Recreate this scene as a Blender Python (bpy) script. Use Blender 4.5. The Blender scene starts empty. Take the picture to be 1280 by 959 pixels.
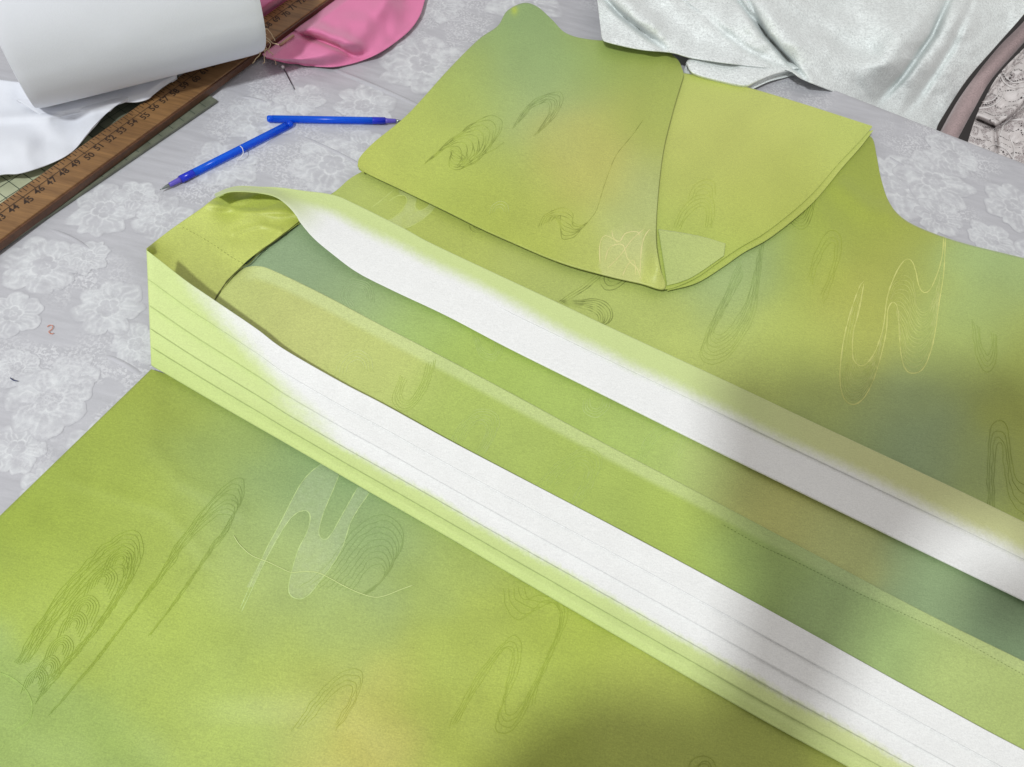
import bpy, math, random
import numpy as np
from mathutils import Vector, Matrix
random.seed(7)
rng = np.random.default_rng(7)
sc = bpy.context.scene
col = sc.collection

# ------------------------------------------------------------------ camera, light, exposure
F, H = 960.0, 0.42                     # focal length in pixels of a 1280 px wide picture, camera height in metres
_d = np.array([-128., 553., 960.]); _d /= np.linalg.norm(_d)
_z = -_d
_f = np.array([0., 0., 1.])
_y = _f - _f.dot(_d) * _d; _y /= np.linalg.norm(_y)
_x = np.cross(_y, _z)
MW = np.array([_x, _y, _z])            # camera axes (x right, y down, z forward) to world
cd = bpy.data.cameras.new('camera'); cam = bpy.data.objects.new('camera', cd); col.objects.link(cam)
cd.sensor_width = 36; cd.lens = F / 1280 * 36; cd.clip_start = 0.005; cd.clip_end = 50
right = MW @ np.array([1, 0, 0]); up = MW @ np.array([0, -1, 0]); back = MW @ np.array([0, 0, -1])
cam.matrix_world = Matrix([[right[0], up[0], back[0], 0], [right[1], up[1], back[1], 0],
                           [right[2], up[2], back[2], H], [0, 0, 0, 1]])
sc.camera = cam

w = bpy.data.worlds.new('World'); sc.world = w; w.use_nodes = True
bg = w.node_tree.nodes['Background']; bg.inputs[0].default_value = (1.0, 0.965, 0.94, 1); bg.inputs[1].default_value = 0.55

KDIR = Vector((-0.13, -0.24, 0.42)).normalized()
ld = bpy.data.lights.new('workroom_lamp', 'AREA'); lo = bpy.data.objects.new('workroom_lamp', ld); col.objects.link(lo)
ld.shape = 'DISK'; ld.size = 0.15; ld.energy = 33; ld.color = (0.95, 0.985, 1.0)
lo.location = Vector((0.03, 0.25, 0)) + KDIR * 2.3
lo.rotation_euler = KDIR.to_track_quat('Z', 'Y').to_euler()
sc.view_settings.view_transform = 'Standard'; sc.view_settings.look = 'None'
sc.view_settings.exposure = 0; sc.view_settings.gamma = 1
sc.cycles.use_denoising = True
sc.cycles.max_bounces = 6

# ------------------------------------------------------------------ helpers
def P(x, y, z=0.0):
    """point of height z seen at picture position x, y (arrays allowed)"""
    x = np.asarray(x, float); y = np.asarray(y, float); z = np.asarray(z, float)
    x, y, z = np.broadcast_arrays(x, y, z)
    c = np.stack([x - 640, y - 480, np.full(x.shape, F)], -1)
    r = c @ MW.T
    t = (z - H) / r[..., 2]
    o = r * t[..., None]; o[..., 2] += H
    return o
def V(x, y, z=0.0): return Vector(P(x, y, z).tolist())
def lin(c):
    c = np.asarray(c, float) / 255.
    return np.where(c <= 0.04045, c / 12.92, ((c + 0.055) / 1.055) ** 2.4)

def tag(o, label=None, cat=None, group=None, kind=None):
    if label: o['label'] = label
    if cat: o['category'] = cat
    if group: o['group'] = group
    if kind: o['kind'] = kind
    return o
def empty(name, loc, label, cat, group=None):
    o = bpy.data.objects.new(name, None); col.objects.link(o); o.location = loc
    o.empty_display_size = 0.02
    return tag(o, label, cat, group)
bpy_parents = {}
def mesh(name, verts, faces, mat=None, parent=None, cols=None, smooth=True):
    me = bpy.data.meshes.new(name)
    verts = np.asarray(verts, float)
    off = np.array(bpy_parents.get(parent.name if parent else '', (0, 0, 0)))
    faces = list(faces) if not isinstance(faces, np.ndarray) else faces
    if isinstance(faces, np.ndarray):
        n = len(faces); k = faces.shape[1]
        me.vertices.add(len(verts)); me.vertices.foreach_set('co', (verts - off).ravel().astype(np.float32))
        me.loops.add(n * k); me.loops.foreach_set('vertex_index', faces.ravel().astype(np.int32))
        me.polygons.add(n)
        me.polygons.foreach_set('loop_start', np.arange(0, n * k, k, dtype=np.int32))
        me.polygons.foreach_set('loop_total', np.full(n, k, dtype=np.int32))
        me.update(calc_edges=True); me.validate()
    else:
        me.from_pydata((verts - off).tolist(), [], faces)
    if cols is not None:
        a = me.color_attributes.new('dye', 'FLOAT_COLOR', 'POINT')
        c = np.ones((len(verts), 4), np.float32); c[:, :3] = cols
        a.data.foreach_set('color', c.ravel())
    if smooth: me.polygons.foreach_set('use_smooth', np.ones(len(me.polygons), bool))
    if mat: me.materials.append(mat)
    o = bpy.data.objects.new(name, me); col.objects.link(o)
    if parent: o.parent = parent
    return o
def root(name, loc, label, cat, group=None):
    o = empty(name, loc, label, cat, group)
    bpy_parents[o.name] = tuple(loc)
    return o
def child_reg(o, parent):              # parts that carry sub-parts share the thing's origin
    bpy_parents[o.name] = bpy_parents.get(parent.name, (0, 0, 0)) if parent else (0, 0, 0)
    return o

def resample(pts, n):
    pts = np.asarray(pts, float)
    s = np.r_[0, np.cumsum(np.linalg.norm(np.diff(pts, axis=0), axis=1))]; s /= s[-1]
    t = np.linspace(0, 1, n)
    return np.stack([np.interp(t, s, pts[:, k]) for k in range(pts.shape[1])], -1)
def smooth(pts, m=8):
    """Catmull-Rom through the points"""
    p = np.asarray(pts, float)
    if len(p) < 3: return p
    q = np.vstack([2 * p[0] - p[1], p, 2 * p[-1] - p[-2]])
    out = []
    for i in range(1, len(q) - 2):
        for t in np.linspace(0, 1, m, endpoint=False):
            out.append(0.5 * ((2 * q[i]) + (-q[i-1] + q[i+1]) * t + (2*q[i-1] - 5*q[i] + 4*q[i+1] - q[i+2]) * t*t
                              + (-q[i-1] + 3*q[i] - 3*q[i+1] + q[i+2]) * t**3))
    out.append(p[-1]); return np.array(out)

_tab = rng.random((64, 64))
def vnoise(x, y, s, ox=0, oy=0):
    x = np.asarray(x, float) / s + ox; y = np.asarray(y, float) / s + oy
    xi = np.floor(x).astype(int); yi = np.floor(y).astype(int); fx = x - xi; fy = y - yi
    fx = fx*fx*(3-2*fx); fy = fy*fy*(3-2*fy)
    g = lambda a, b: _tab[a % 64, b % 64]
    return ((g(xi, yi)*(1-fx) + g(xi+1, yi)*fx)*(1-fy) + (g(xi, yi+1)*(1-fx) + g(xi+1, yi+1)*fx)*fy) * 2 - 1
def sstep(a, b, x):
    t = np.clip((x - a) / (b - a), 0, 1); return t*t*(3-2*t)
def polydist(x, y, pl):
    """signed distance-ish (px) to polyline: |d| and side sign"""
    x = np.asarray(x, float); y = np.asarray(y, float)
    best = np.full(x.shape, 1e9); side = np.zeros(x.shape); par = np.zeros(x.shape)
    for i in range(len(pl) - 1):
        a = np.array(pl[i], float); b = np.array(pl[i+1], float); ab = b - a; L = ab @ ab
        t = np.clip(((x-a[0])*ab[0] + (y-a[1])*ab[1]) / L, 0, 1)
        dx = x - a[0] - t*ab[0]; dy = y - a[1] - t*ab[1]; dd = np.hypot(dx, dy)
        m = dd < best
        side = np.where(m, np.sign(ab[0]*dy - ab[1]*dx), side); best = np.where(m, dd, best)
        par = np.where(m, (i + t) / (len(pl) - 1), par)
    return best, side, par
def blend(pts, sig=60, gain=1.0):
    """smooth dye field through hand-picked spots: (x, y, (r, g, b) as seen in even light)"""
    X = np.array([p[0] for p in pts], float); Y = np.array([p[1] for p in pts], float)
    C = np.array([lin(p[2]) for p in pts])
    S = np.array([p[3] if len(p) > 3 else sig for p in pts], float)
    def f(x, y):
        x = np.asarray(x, float); y = np.asarray(y, float)
        xx = x + 14*vnoise(x, y, 40) ; yy = y + 14*vnoise(x, y, 40, 9, 5)
        num = np.zeros(x.shape + (3,)); den = np.zeros(x.shape)
        for i in range(len(X)):
            wgt = np.exp(-((xx-X[i])**2 + (yy-Y[i])**2) / (2*S[i]**2)) + 1e-5
            num += wgt[..., None]*C[i]; den += wgt
        c = num / den[..., None]
        g_ = (c @ np.array([0.3, 0.6, 0.1]))[..., None]; c = (g_ + (c - g_)*0.93)*gain*np.array([1.01, 0.945, 0.84]); c[..., 2] += 0.012
        n = 1 + 0.05*vnoise(x, y, 70, 3, 3) + 0.03*vnoise(x, y, 25, 1, 7)
        return c * n[..., None]
    return f

def sheet(name, A, B, zf, nu, nv, dye, mat, parent, thick=0.0005, inset=4, rims='ABLR'):
    """cloth panel between the traced edges A and B; zf(x, y, u, v) height, dye(x, y, u, v) colour; turned-under rims"""
    a = resample(smooth(A), nu); b = resample(smooth(B), nu)
    u = np.linspace(0, 1, nu)[:, None].repeat(nv, 1); v = np.linspace(0, 1, nv)[None, :].repeat(nu, 0)
    px = a[:, None, :]*(1-v[..., None]) + b[:, None, :]*v[..., None]
    x, y = px[..., 0], px[..., 1]
    z = zf(x, y, u, v)
    w_ = P(x, y, z); c = dye(x, y, u, v)
    def addrow(arr, axis, first, low):
        k = min(inset, arr.shape[axis]-1)
        e = np.take(arr, [0] if first else [-1], axis); i = np.take(arr, [k] if first else [-1-k], axis)
        if low: e = e.copy(); i = i.copy(); e[..., 2] -= thick; i[..., 2] = np.minimum(i[..., 2], e[..., 2] + thick) - thick*1.2
        return np.concatenate([i, e, arr], axis) if first else np.concatenate([arr, e, i], axis)
    for k_, ax, first in (('A', 1, True), ('B', 1, False), ('L', 0, True), ('R', 0, False)):
        if k_ in rims: w_ = addrow(w_, ax, first, True); c = addrow(c, ax, first, False)
    n0, n1 = w_.shape[:2]
    idx = np.arange(n0*n1).reshape(n0, n1)
    f = np.stack([idx[:-1, :-1], idx[:-1, 1:], idx[1:, 1:], idx[1:, :-1]], -1).reshape(-1, 4)
    # orientation up
    p0 = w_[n0//2, n1//2]; e1 = w_[n0//2+1, n1//2]-p0; e2 = w_[n0//2, n1//2+1]-p0
    if np.cross(e2, e1)[2] < 0: f = f[:, ::-1]
    o = mesh(name, w_.reshape(-1, 3), np.ascontiguousarray(f), mat, parent, c.reshape(-1, 3))
    return child_reg(o, parent)

def ribbons(name, lines, zf, width, colf, mat, parent, lift=0.00020, thickness=0.00008):
    """thin raised threads following traced curves on a panel"""
    vs = []; fs = []; cs = []
    for ln in lines:
        wd = width
        if isinstance(ln, tuple) and len(ln) == 2 and np.isscalar(ln[1]): ln, wd = ln
        p = resample(ln, max(3, int(np.sum(np.linalg.norm(np.diff(np.asarray(ln, float), axis=0), axis=1)) / 3) + 2))
        z = zf(p[:, 0], p[:, 1]) + lift
        w3 = P(p[:, 0], p[:, 1], z)
        t = np.gradient(w3, axis=0); t /= np.linalg.norm(t, axis=1)[:, None] + 1e-12
        nrm = np.stack([-t[:, 1], t[:, 0], 0*t[:, 0]], -1); nrm /= np.linalg.norm(nrm, axis=1)[:, None] + 1e-12
        n = len(p); tap = np.clip(np.minimum(np.arange(n), n-1-np.arange(n))/3 + 0.35, 0, 1)
        tap = tap*(0.85 + 0.55*vnoise(p[:, 0], p[:, 1], 3.7, 2, 2))
        hw = (wd/2*tap)[:, None]; base = len(vs)
        c = colf(p[:, 0], p[:, 1])
        for k, (off, dz) in enumerate(((-1, -0.0003), (-0.5, 0.0), (0.5, 0.0), (1, -0.0003))):
            q = w3 + nrm*hw*off*1.15; q[:, 2] += dz + (thickness if dz == 0 else 0)
            for i in range(n): vs.append(q[i]); cs.append(c[i])
        for k in range(3):
            for i in range(n-1):
                a_ = base + k*n + i; fs.append((a_, a_+n, a_+n+1, a_+1)[::-1])
    o = mesh(name, np.array(vs), np.array(fs), mat, parent, np.array(cs))
    return o
def nest(a, b, n, jit=0.0):
    a = resample(smooth(a), 60); b = resample(smooth(b), 60); out = []
    for i in range(n):
        t = i/(n-1) if n > 1 else 0.5
        c = a*(1-t) + b*t
        if jit: c = c + jit*np.stack([vnoise(c[:, 0], c[:, 1], 9, i*3.1), vnoise(c[:, 0], c[:, 1], 9, 7, i*2.7)], -1)
        out.append(c)
    return out

def tube(name, pts, r, mat, parent=None, sides=8, radii=None, caps=True):
    pts = np.asarray(pts, float); n = len(pts)
    t = np.gradient(pts, axis=0); t /= np.linalg.norm(t, axis=1)[:, None]
    upv = np.array([0, 0, 1.]) if abs(t[0][2]) < 0.9 else np.array([1., 0, 0])
    vs = []; fs = []
    for i in range(n):
        s = np.cross(t[i], upv); s /= np.linalg.norm(s); q = np.cross(s, t[i])
        rr = radii[i] if radii is not None else r
        for k in range(sides):
            a = 2*math.pi*k/sides; vs.append(pts[i] + rr*(math.cos(a)*s + math.sin(a)*q))
    for i in range(n-1):
        for k in range(sides):
            k2 = (k+1) % sides; fs.append((i*sides+k, i*sides+k2, (i+1)*sides+k2, (i+1)*sides+k))
    if caps:
        fs.append(tuple(range(sides))[::-1]); fs.append(tuple((n-1)*sides+k for k in range(sides)))
    o = mesh(name, np.array(vs), fs, mat, parent)
    return o
def text(name, body, size, mat, parent, loc, rotz, extrude=0.00005, offset=0.0):
    cu = bpy.data.curves.new(name, 'FONT'); cu.body = body; cu.size = size; cu.align_x = 'CENTER'; cu.align_y = 'CENTER'
    cu.extrude = extrude; cu.offset = offset; cu.resolution_u = 3
    t = bpy.data.objects.new('glyphs', cu); col.objects.link(t); bpy.context.view_layer.update()
    me = bpy.data.meshes.new_from_object(t.evaluated_get(bpy.context.evaluated_depsgraph_get())); me.name = name
    bpy.data.objects.remove(t); bpy.data.curves.remove(cu)
    me.materials.clear(); me.materials.append(mat)
    o = bpy.data.objects.new(name, me); col.objects.link(o); o.parent = parent
    o.location = np.asarray(loc) - np.array(bpy_parents[parent.name]); o.rotation_euler = (0, 0, rotz); return o
def box(name, c, ex, ey, ez, sx, sy, sz, mat, parent=None, bev=0.0005):
    """box with its own axes; bevelled"""
    c = np.array(c, float); ex, ey, ez = [np.array(e, float) for e in (ex, ey, ez)]
    vs = []
    for k in (-1, 1):
        for (i, j) in ((-1, -1), (1, -1), (1, 1), (-1, 1)):
            vs.append(c + ex*sx/2*i + ey*sy/2*j + ez*sz/2*k)
    fs = [(3, 2, 1, 0), (4, 5, 6, 7), (0, 1, 5, 4), (1, 2, 6, 5), (2, 3, 7, 6), (3, 0, 4, 7)]
    o = mesh(name, vs, fs, mat, parent, smooth=False)
    if bev:
        m = o.modifiers.new('bevel', 'BEVEL'); m.width = bev; m.segments = 2
    return o

# ------------------------------------------------------------------ materials
def newmat(name):
    m = bpy.data.materials.new(name); m.use_nodes = True
    nt = m.node_tree; return m, nt, nt.nodes['Principled BSDF']
def nd(nt, typ, **kw):
    n = nt.nodes.new(typ)
    for k, v in kw.items():
        if k in n.inputs.keys() if hasattr(n.inputs, 'keys') else False: n.inputs[k].default_value = v
        else: setattr(n, k, v)
    return n
def mathn(nt, op, a, b=None, c=None, clamp=False):
    n = nt.nodes.new('ShaderNodeMath'); n.operation = op; n.use_clamp = clamp
    for i, s in enumerate((a, b, c)):
        if s is None: continue
        if isinstance(s, (int, float)): n.inputs[i].default_value = s
        else: nt.links.new(s, n.inputs[i])
    return n.outputs[0]
def noise(nt, vec, scale, detail=2, rough=0.5, dist=0.0):
    n = nt.nodes.new('ShaderNodeTexNoise'); n.inputs['Scale'].default_value = scale
    n.inputs['Detail'].default_value = detail; n.inputs['Roughness'].default_value = rough
    n.inputs['Distortion'].default_value = dist
    nt.links.new(vec, n.inputs['Vector']); return n
def ramp(nt, fac, stops):
    n = nt.nodes.new('ShaderNodeValToRGB'); nt.links.new(fac, n.inputs[0])
    el = n.color_ramp.elements
    while len(el) < len(stops): el.new(0.5)
    for e, (p, c) in zip(el, stops):
        e.position = p; e.color = (c, c, c, 1) if isinstance(c, (int, float)) else (*c, 1)
    return n.outputs[0]
def geopos(nt):
    return nt.nodes.new('ShaderNodeNewGeometry').outputs['Position']
def mixc(nt, fac, a, b, mode='MIX'):
    n = nt.nodes.new('ShaderNodeMix'); n.data_type = 'RGBA'; n.blend_type = mode
    for i, s in ((0, fac), (6, a), (7, b)):
        if isinstance(s, (int, float)): n.inputs[i].default_value = s
        elif isinstance(s, tuple): n.inputs[i].default_value = (*s, 1)
        else: nt.links.new(s, n.inputs[i])
    return n.outputs[2]
def bump(nt, h, strength, dist, bsdf):
    n = nt.nodes.new('ShaderNodeBump'); n.inputs['Strength'].default_value = strength; n.inputs['Distance'].default_value = dist
    nt.links.new(h, n.inputs['Height']); nt.links.new(n.outputs[0], bsdf.inputs['Normal']); return n

def cloth_mat(name, base=None, grain=0.12, scale=900, rough=0.8, sheen=0.25, bumpd=0.0002, spark=0.0, weave=0.0, spec=0.2):
    m, nt, b = newmat(name)
    pos = geopos(nt)
    if base is None:
        at = nt.nodes.new('ShaderNodeAttribute'); at.attribute_name = 'dye'; c = at.outputs['Color']
    else:
        rgb = nt.nodes.new('ShaderNodeRGB'); rgb.outputs[0].default_value = (*base, 1); c = rgb.outputs[0]
    n1 = noise(nt, pos, scale, 2, 0.6)
    n2 = noise(nt, pos, scale*2.7, 1, 0.5)
    n3 = noise(nt, pos, 55, 3, 0.6)
    # crepe yarns: stretched noise across the weave
    mp = nt.nodes.new('ShaderNodeMapping'); mp.inputs['Rotation'].default_value = (0, 0, math.radians(17)); mp.inputs['Scale'].default_value = (0.22, 1.6, 1)
    nt.links.new(pos, mp.inputs[0]); n4 = noise(nt, mp.outputs[0], scale*1.1, 2, 0.6)
    g = mathn(nt, 'ADD', mathn(nt, 'MULTIPLY', n1.outputs[0], 0.45), mathn(nt, 'MULTIPLY', n2.outputs[0], 0.25))
    g = mathn(nt, 'ADD', g, mathn(nt, 'MULTIPLY', n4.outputs[0], 0.3))
    g = mathn(nt, 'SUBTRACT', g, 0.5)
    k = mathn(nt, 'ADD', mathn(nt, 'MULTIPLY', g, grain*5), 1.0)
    k = mathn(nt, 'ADD', k, mathn(nt, 'MULTIPLY', mathn(nt, 'SUBTRACT', n3.outputs[0], 0.5), 0.05))
    cc = nt.nodes.new('ShaderNodeVectorMath'); cc.operation = 'SCALE'; nt.links.new(c, cc.inputs[0]); nt.links.new(k, cc.inputs['Scale'])
    c = cc.outputs[0]
    if spark:
        v = nt.nodes.new('ShaderNodeTexVoronoi'); v.inputs['Scale'].default_value = 620; nt.links.new(pos, v.inputs['Vector'])
        s = ramp(nt, v.outputs['Distance'], [(0.0, 1.0), (0.28, 0.0)])
        s = mathn(nt, 'MULTIPLY', s, ramp(nt, noise(nt, pos, 60, 3, 0.6).outputs[0], [(0.45, 0.0), (0.65, 1.0)]))
        c = mixc(nt, mathn(nt, 'MULTIPLY', s, spark), c, (0.95, 0.97, 0.97))
        r = mathn(nt, 'SUBTRACT', rough, mathn(nt, 'MULTIPLY', s, 0.4)); nt.links.new(r, b.inputs['Roughness'])
        b.inputs['Metallic'].default_value = 0.0
    else: b.inputs['Roughness'].default_value = rough
    nt.links.new(c, b.inputs['Base Color'])
    b.inputs['Sheen Weight'].default_value = sheen; b.inputs['Sheen Roughness'].default_value = 0.4
    b.inputs['Specular IOR Level'].default_value = spec
    bump(nt, g, 0.6, bumpd, b)
    return m
M_SILK = cloth_mat('dyed_crepe_silk', grain=0.24, scale=1150, rough=0.48, spec=0.45, bumpd=0.00010)
M_BAND = cloth_mat('collar_band_crepe', grain=0.13, scale=1150, rough=0.6, bumpd=0.00012)
M_THREADW = cloth_mat('woven_motif_thread', grain=0.10, scale=1200, sheen=0.1, rough=0.6)
M_WHITE = cloth_mat('shimmering_white_fabric', base=(0.76, 0.80, 0.79), grain=0.34, scale=620, rough=0.6, spark=1.0, sheen=0.2, spec=0.3, bumpd=0.0006)
M_BOLT = cloth_mat('plain_white_cotton', base=(0.72, 0.74, 0.79), grain=0.015, scale=900, rough=0.85)
M_PINK = cloth_mat('pink_cotton', base=(0.72, 0.22, 0.40), grain=0.03, scale=900, rough=0.6, sheen=0.4)
M_MAUVE = cloth_mat('mauve_plush', base=(0.42, 0.32, 0.32), grain=0.35, scale=600, rough=0.9)

def simple(name, c, rough=0.5, metal=0.0, spec=0.5, var=0.08, vs=200, bd=0.0):
    m, nt, b = newmat(name); pos = geopos(nt)
    n = noise(nt, pos, vs, 3, 0.6)
    k = mathn(nt, 'ADD', mathn(nt, 'MULTIPLY', mathn(nt, 'SUBTRACT', n.outputs[0], 0.5), var*4), 1.0)
    rgb = nt.nodes.new('ShaderNodeRGB'); rgb.outputs[0].default_value = (*c, 1)
    cc = nt.nodes.new('ShaderNodeVectorMath'); cc.operation = 'SCALE'; nt.links.new(rgb.outputs[0], cc.inputs[0]); nt.links.new(k, cc.inputs['Scale'])
    nt.links.new(cc.outputs[0], b.inputs['Base Color'])
    b.inputs['Roughness'].default_value = rough; b.inputs['Metallic'].default_value = metal; b.inputs['Specular IOR Level'].default_value = spec
    if bd: bump(nt, n.outputs[0], 0.5, bd, b)
    return m

# --- grey satin table cloth with woven white flowers
FLOW = [  # picture x, y, radius px, petals, phase
 (530, 78, 46, 7, .3), (545, 5, 26, 5, .8), (655, -2, 40, 6, .2), (1120, 232, 40, 7, .4), (1168, 226, 34, 6, 1.), (1190, 196, 26, 5, .2),
 (1175, 272, 24, 6, .1), (1268, 258, 28, 6, .6), (1210, 160, 20, 5, .6), (1075, 128, 22, 5, .1), (1285, 330, 30, 6, .6), (1240, 300, 22, 6, 0),
 (455, 132, 30, 6, .5), (325, 150, 34, 6, .1), (415, 205, 40, 7, .9), (375, 125, 24, 6, .9), (455, 185, 24, 5, .3),
 (280, 205, 34, 7, .2), (130, 262, 36, 7, .7), (170, 245, 22, 5, .1), (55, 332, 40, 7, .4), (135, 385, 36, 7, .8), (205, 275, 30, 6, .4),
 (15, 392, 30, 6, .3), (110, 320, 22, 6, .4), (60, 500, 44, 7, .2), (20, 560, 30, 6, .7), (120, 560, 32, 6, .1), (170, 430, 26, 5, .5), (20, 460, 24, 5, .2),
 (480, 40, 22, 5, .4), (90, 470, 26, 6, .6), (60, 610, 30, 7, .6)]
SPEC = [(600, 40, 48), (365, 120, 44), (250, 238, 46), (300, 130, 36), (110, 350, 52), (150, 470, 40), (1200, 270, 26), (1140, 180, 40), (1225, 205, 30),
        (430, 150, 30), (60, 440, 34), (135, 520, 34), (570, 100, 26), (1165, 165, 34), (40, 560, 40), (190, 260, 30)]
def tablecloth_mat(name, flower):
    """satin ground with speckled sprays (attribute 'dye' red = spray mask); the flowers use the same ground, whitened by their mask"""
    m, nt, b = newmat(name); pos = geopos(nt)
    at = nt.nodes.new('ShaderNodeAttribute'); at.attribute_name = 'dye'
    sx = nt.nodes.new('ShaderNodeSeparateColor'); nt.links.new(at.outputs['Color'], sx.inputs[0])
    S, M, D = sx.outputs[0], sx.outputs[1], sx.outputs[2]
    sp = noise(nt, pos, 560, 2, 0.6); big = noise(nt, pos, 45, 2, 0.5)
    spm = mathn(nt, 'MULTIPLY', ramp(nt, sp.outputs[0], [(0.47, 0.0), (0.56, 1.0)]), mathn(nt, 'MULTIPLY', S, ramp(nt, big.outputs[0], [(0.38, 0.0), (0.5, 1.0)]), clamp=True))
    mp = nt.nodes.new('ShaderNodeMapping'); mp.inputs['Rotation'].default_value = (0, 0, math.radians(16)); mp.inputs['Scale'].default_value = (0.15, 1.0, 1)
    nt.links.new(pos, mp.inputs[0]); st = noise(nt, mp.outputs[0], 230, 3, 0.6)
    big2 = noise(nt, pos, 9, 3, 0.55)
    base = mixc(nt, ramp(nt, st.outputs[0], [(0.3, 0.0), (0.7, 1.0)]), (0.45, 0.45, 0.477), (0.55, 0.55, 0.583))
    base = mixc(nt, mathn(nt, 'MULTIPLY', ramp(nt, big2.outputs[0], [(0.35, 0.0), (0.65, 1.0)]), 0.3), base, (0.56, 0.57, 0.60))
    wob = noise(nt, pos, 130, 3, 0.65)
    h = mathn(nt, 'ADD', mathn(nt, 'MULTIPLY', spm, 0.6), mathn(nt, 'MULTIPLY', st.outputs[0], 0.4))
    if flower:
        fm = mathn(nt, 'MULTIPLY', M, ramp(nt, wob.outputs[0], [(0.33, 0.12), (0.58, 0.80)]))
        base = mixc(nt, fm, base, (0.73, 0.755, 0.77))
        base = mixc(nt, mathn(nt, 'MULTIPLY', D, ramp(nt, wob.outputs[0], [(0.36, 0.2), (0.58, 0.95)])), base, (0.80, 0.82, 0.83))
        h = mathn(nt, 'ADD', h, mathn(nt, 'MULTIPLY', D, 0.5))
    c3 = mixc(nt, mathn(nt, 'MULTIPLY', spm, 0.62), base, (0.78, 0.79, 0.81))
    fine = noise(nt, pos, 1300, 1, 0.5)
    c4 = mixc(nt, mathn(nt, 'MULTIPLY', fine.outputs[0], 0.16), c3, (0.2, 0.2, 0.22))
    nt.links.new(c4, b.inputs['Base Color'])
    b.inputs['Roughness'].default_value = 0.5
    b.inputs['Specular IOR Level'].default_value = 0.45
    bump(nt, h, 0.5, 0.0004, b)
    return m
M_TCLOTH = tablecloth_mat('grey_satin', False)
M_FLOWER = tablecloth_mat('woven_white_flower', True)
SPW = [(P(x, y), np.linalg.norm(P(x + r, y) - P(x, y))) for (x, y, r) in SPEC]
def spray(x, y):
    s = np.zeros(np.shape(x))
    for c, r in SPW: s = np.maximum(s, np.clip(1.25 - np.hypot(x-c[0], y-c[1])/r, 0, 1))
    s = np.maximum(s, sstep(0.25, 0.6, vnoise(x, y, 0.06, 5, 5))*0.8)
    return s
def cloth_z(x, y): return 0.0003*vnoise(x, y, 0.05) + 0.0005*vnoise(x, y, 0.14, 4) - 0.0008
def woven_flowers(parent):
    fl = []
    for (x, y, r, n_, ph) in FLOW:
        c = P(x, y); fl.append((c, np.linalg.norm(P(x + r, y) - c)*0.95, n_, ph))
    k = 0
    for yy in np.arange(-0.3, 0.6, 0.12):       # the pattern goes on under the robe and beyond the picture
        for xx in np.arange(-0.8, 0.95, 0.13):
            p = np.array([xx + 0.06*(k % 2) + random.uniform(-.02, .02), yy + random.uniform(-.02, .02), 0]); k += 1
            if p[1] > np.interp(p[0], te[:, 0], te[:, 1]) - 0.06: continue
            if min(np.hypot(*(p - f[0])[:2]) for f in fl) > 0.09: fl.append((p, 0.028 + 0.01*random.random(), random.choice((5, 6, 7)), random.random()*2))
    fl = [f for f in fl if f[0][1] + f[1]*1.3 < np.interp(f[0][0], te[:, 0], te[:, 1]) + 0.002]
    for i, (c, R, n_, ph) in enumerate(fl):
        na, nr = 120, 26
        th = np.linspace(0, 2*math.pi, na, endpoint=False)[None, :]; q = np.linspace(0, 1, nr)[:, None]
        t = th + ph; wv = 0.30*vnoise(np.cos(th)*2 + i*5, np.sin(th)*2, 1)
        pc = np.abs(np.cos(t*n_*0.5 + wv*1.4))**0.5
        edge = 1.42*(0.71 + 0.27*pc)*(1 + 0.16*vnoise(np.cos(th)*3 + i*7, np.sin(th)*3, 1)) + 0.02*vnoise(th*14, th*0 + i, 1)
        r = q*edge*R
        x = c[0] + r*np.cos(th); y = c[1] + r*np.sin(th)
        e2 = 0.30 + 0.17*np.abs(np.cos(2.5*(t + 0.5)))**0.5; rr = q*edge
        D = np.maximum(np.clip(1 - np.abs(q - 0.93)*12, 0, 1)*0.35*(1 + vnoise(th*3, th*0+i, 1)), np.clip(1 - np.abs(rr - e2)*16, 0, 1))
        D = np.maximum(D, (np.abs(np.sin(t*9 + 2*vnoise(rr*4, th*2, 1)))**6)*0.6*(rr > 0.5)*(q < 0.95))
        D = np.maximum(D, np.clip(1 - np.abs(rr - 0.14 - 0.05*np.sin(3*t))*22, 0, 1)*0.7)
        M = np.clip(0.72 + 0.75*vnoise(x, y, 0.010, i), 0.1, 1)*np.where(rr < e2*0.92, 0.55, 1.0)*(1 - 0.85*sstep(0.84, 1.0, q))*0.85
        cols = np.stack([spray(x, y)*0.6, M*np.ones_like(rr), D*np.ones_like(rr)], -1)
        z = cloth_z(x, y) + 0.00012 + 0.000006*(i % 12) + 0*q
        idx = np.arange(na*nr).reshape(nr, na); nx_ = np.roll(idx, -1, 1)
        f = np.stack([idx[:-1], idx[1:], nx_[1:], nx_[:-1]], -1).reshape(-1, 4)[na:]
        f = np.concatenate([f]); vs = np.stack([x, y, z], -1).reshape(-1, 3)
        cap = [tuple(idx[1])]
        faces = [tuple(int(v) for v in a) for a in f] + [tuple(int(v) for v in idx[1])]
        mesh('woven_flower', vs, faces, M_FLOWER, parent, cols.reshape(-1, 3))

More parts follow.
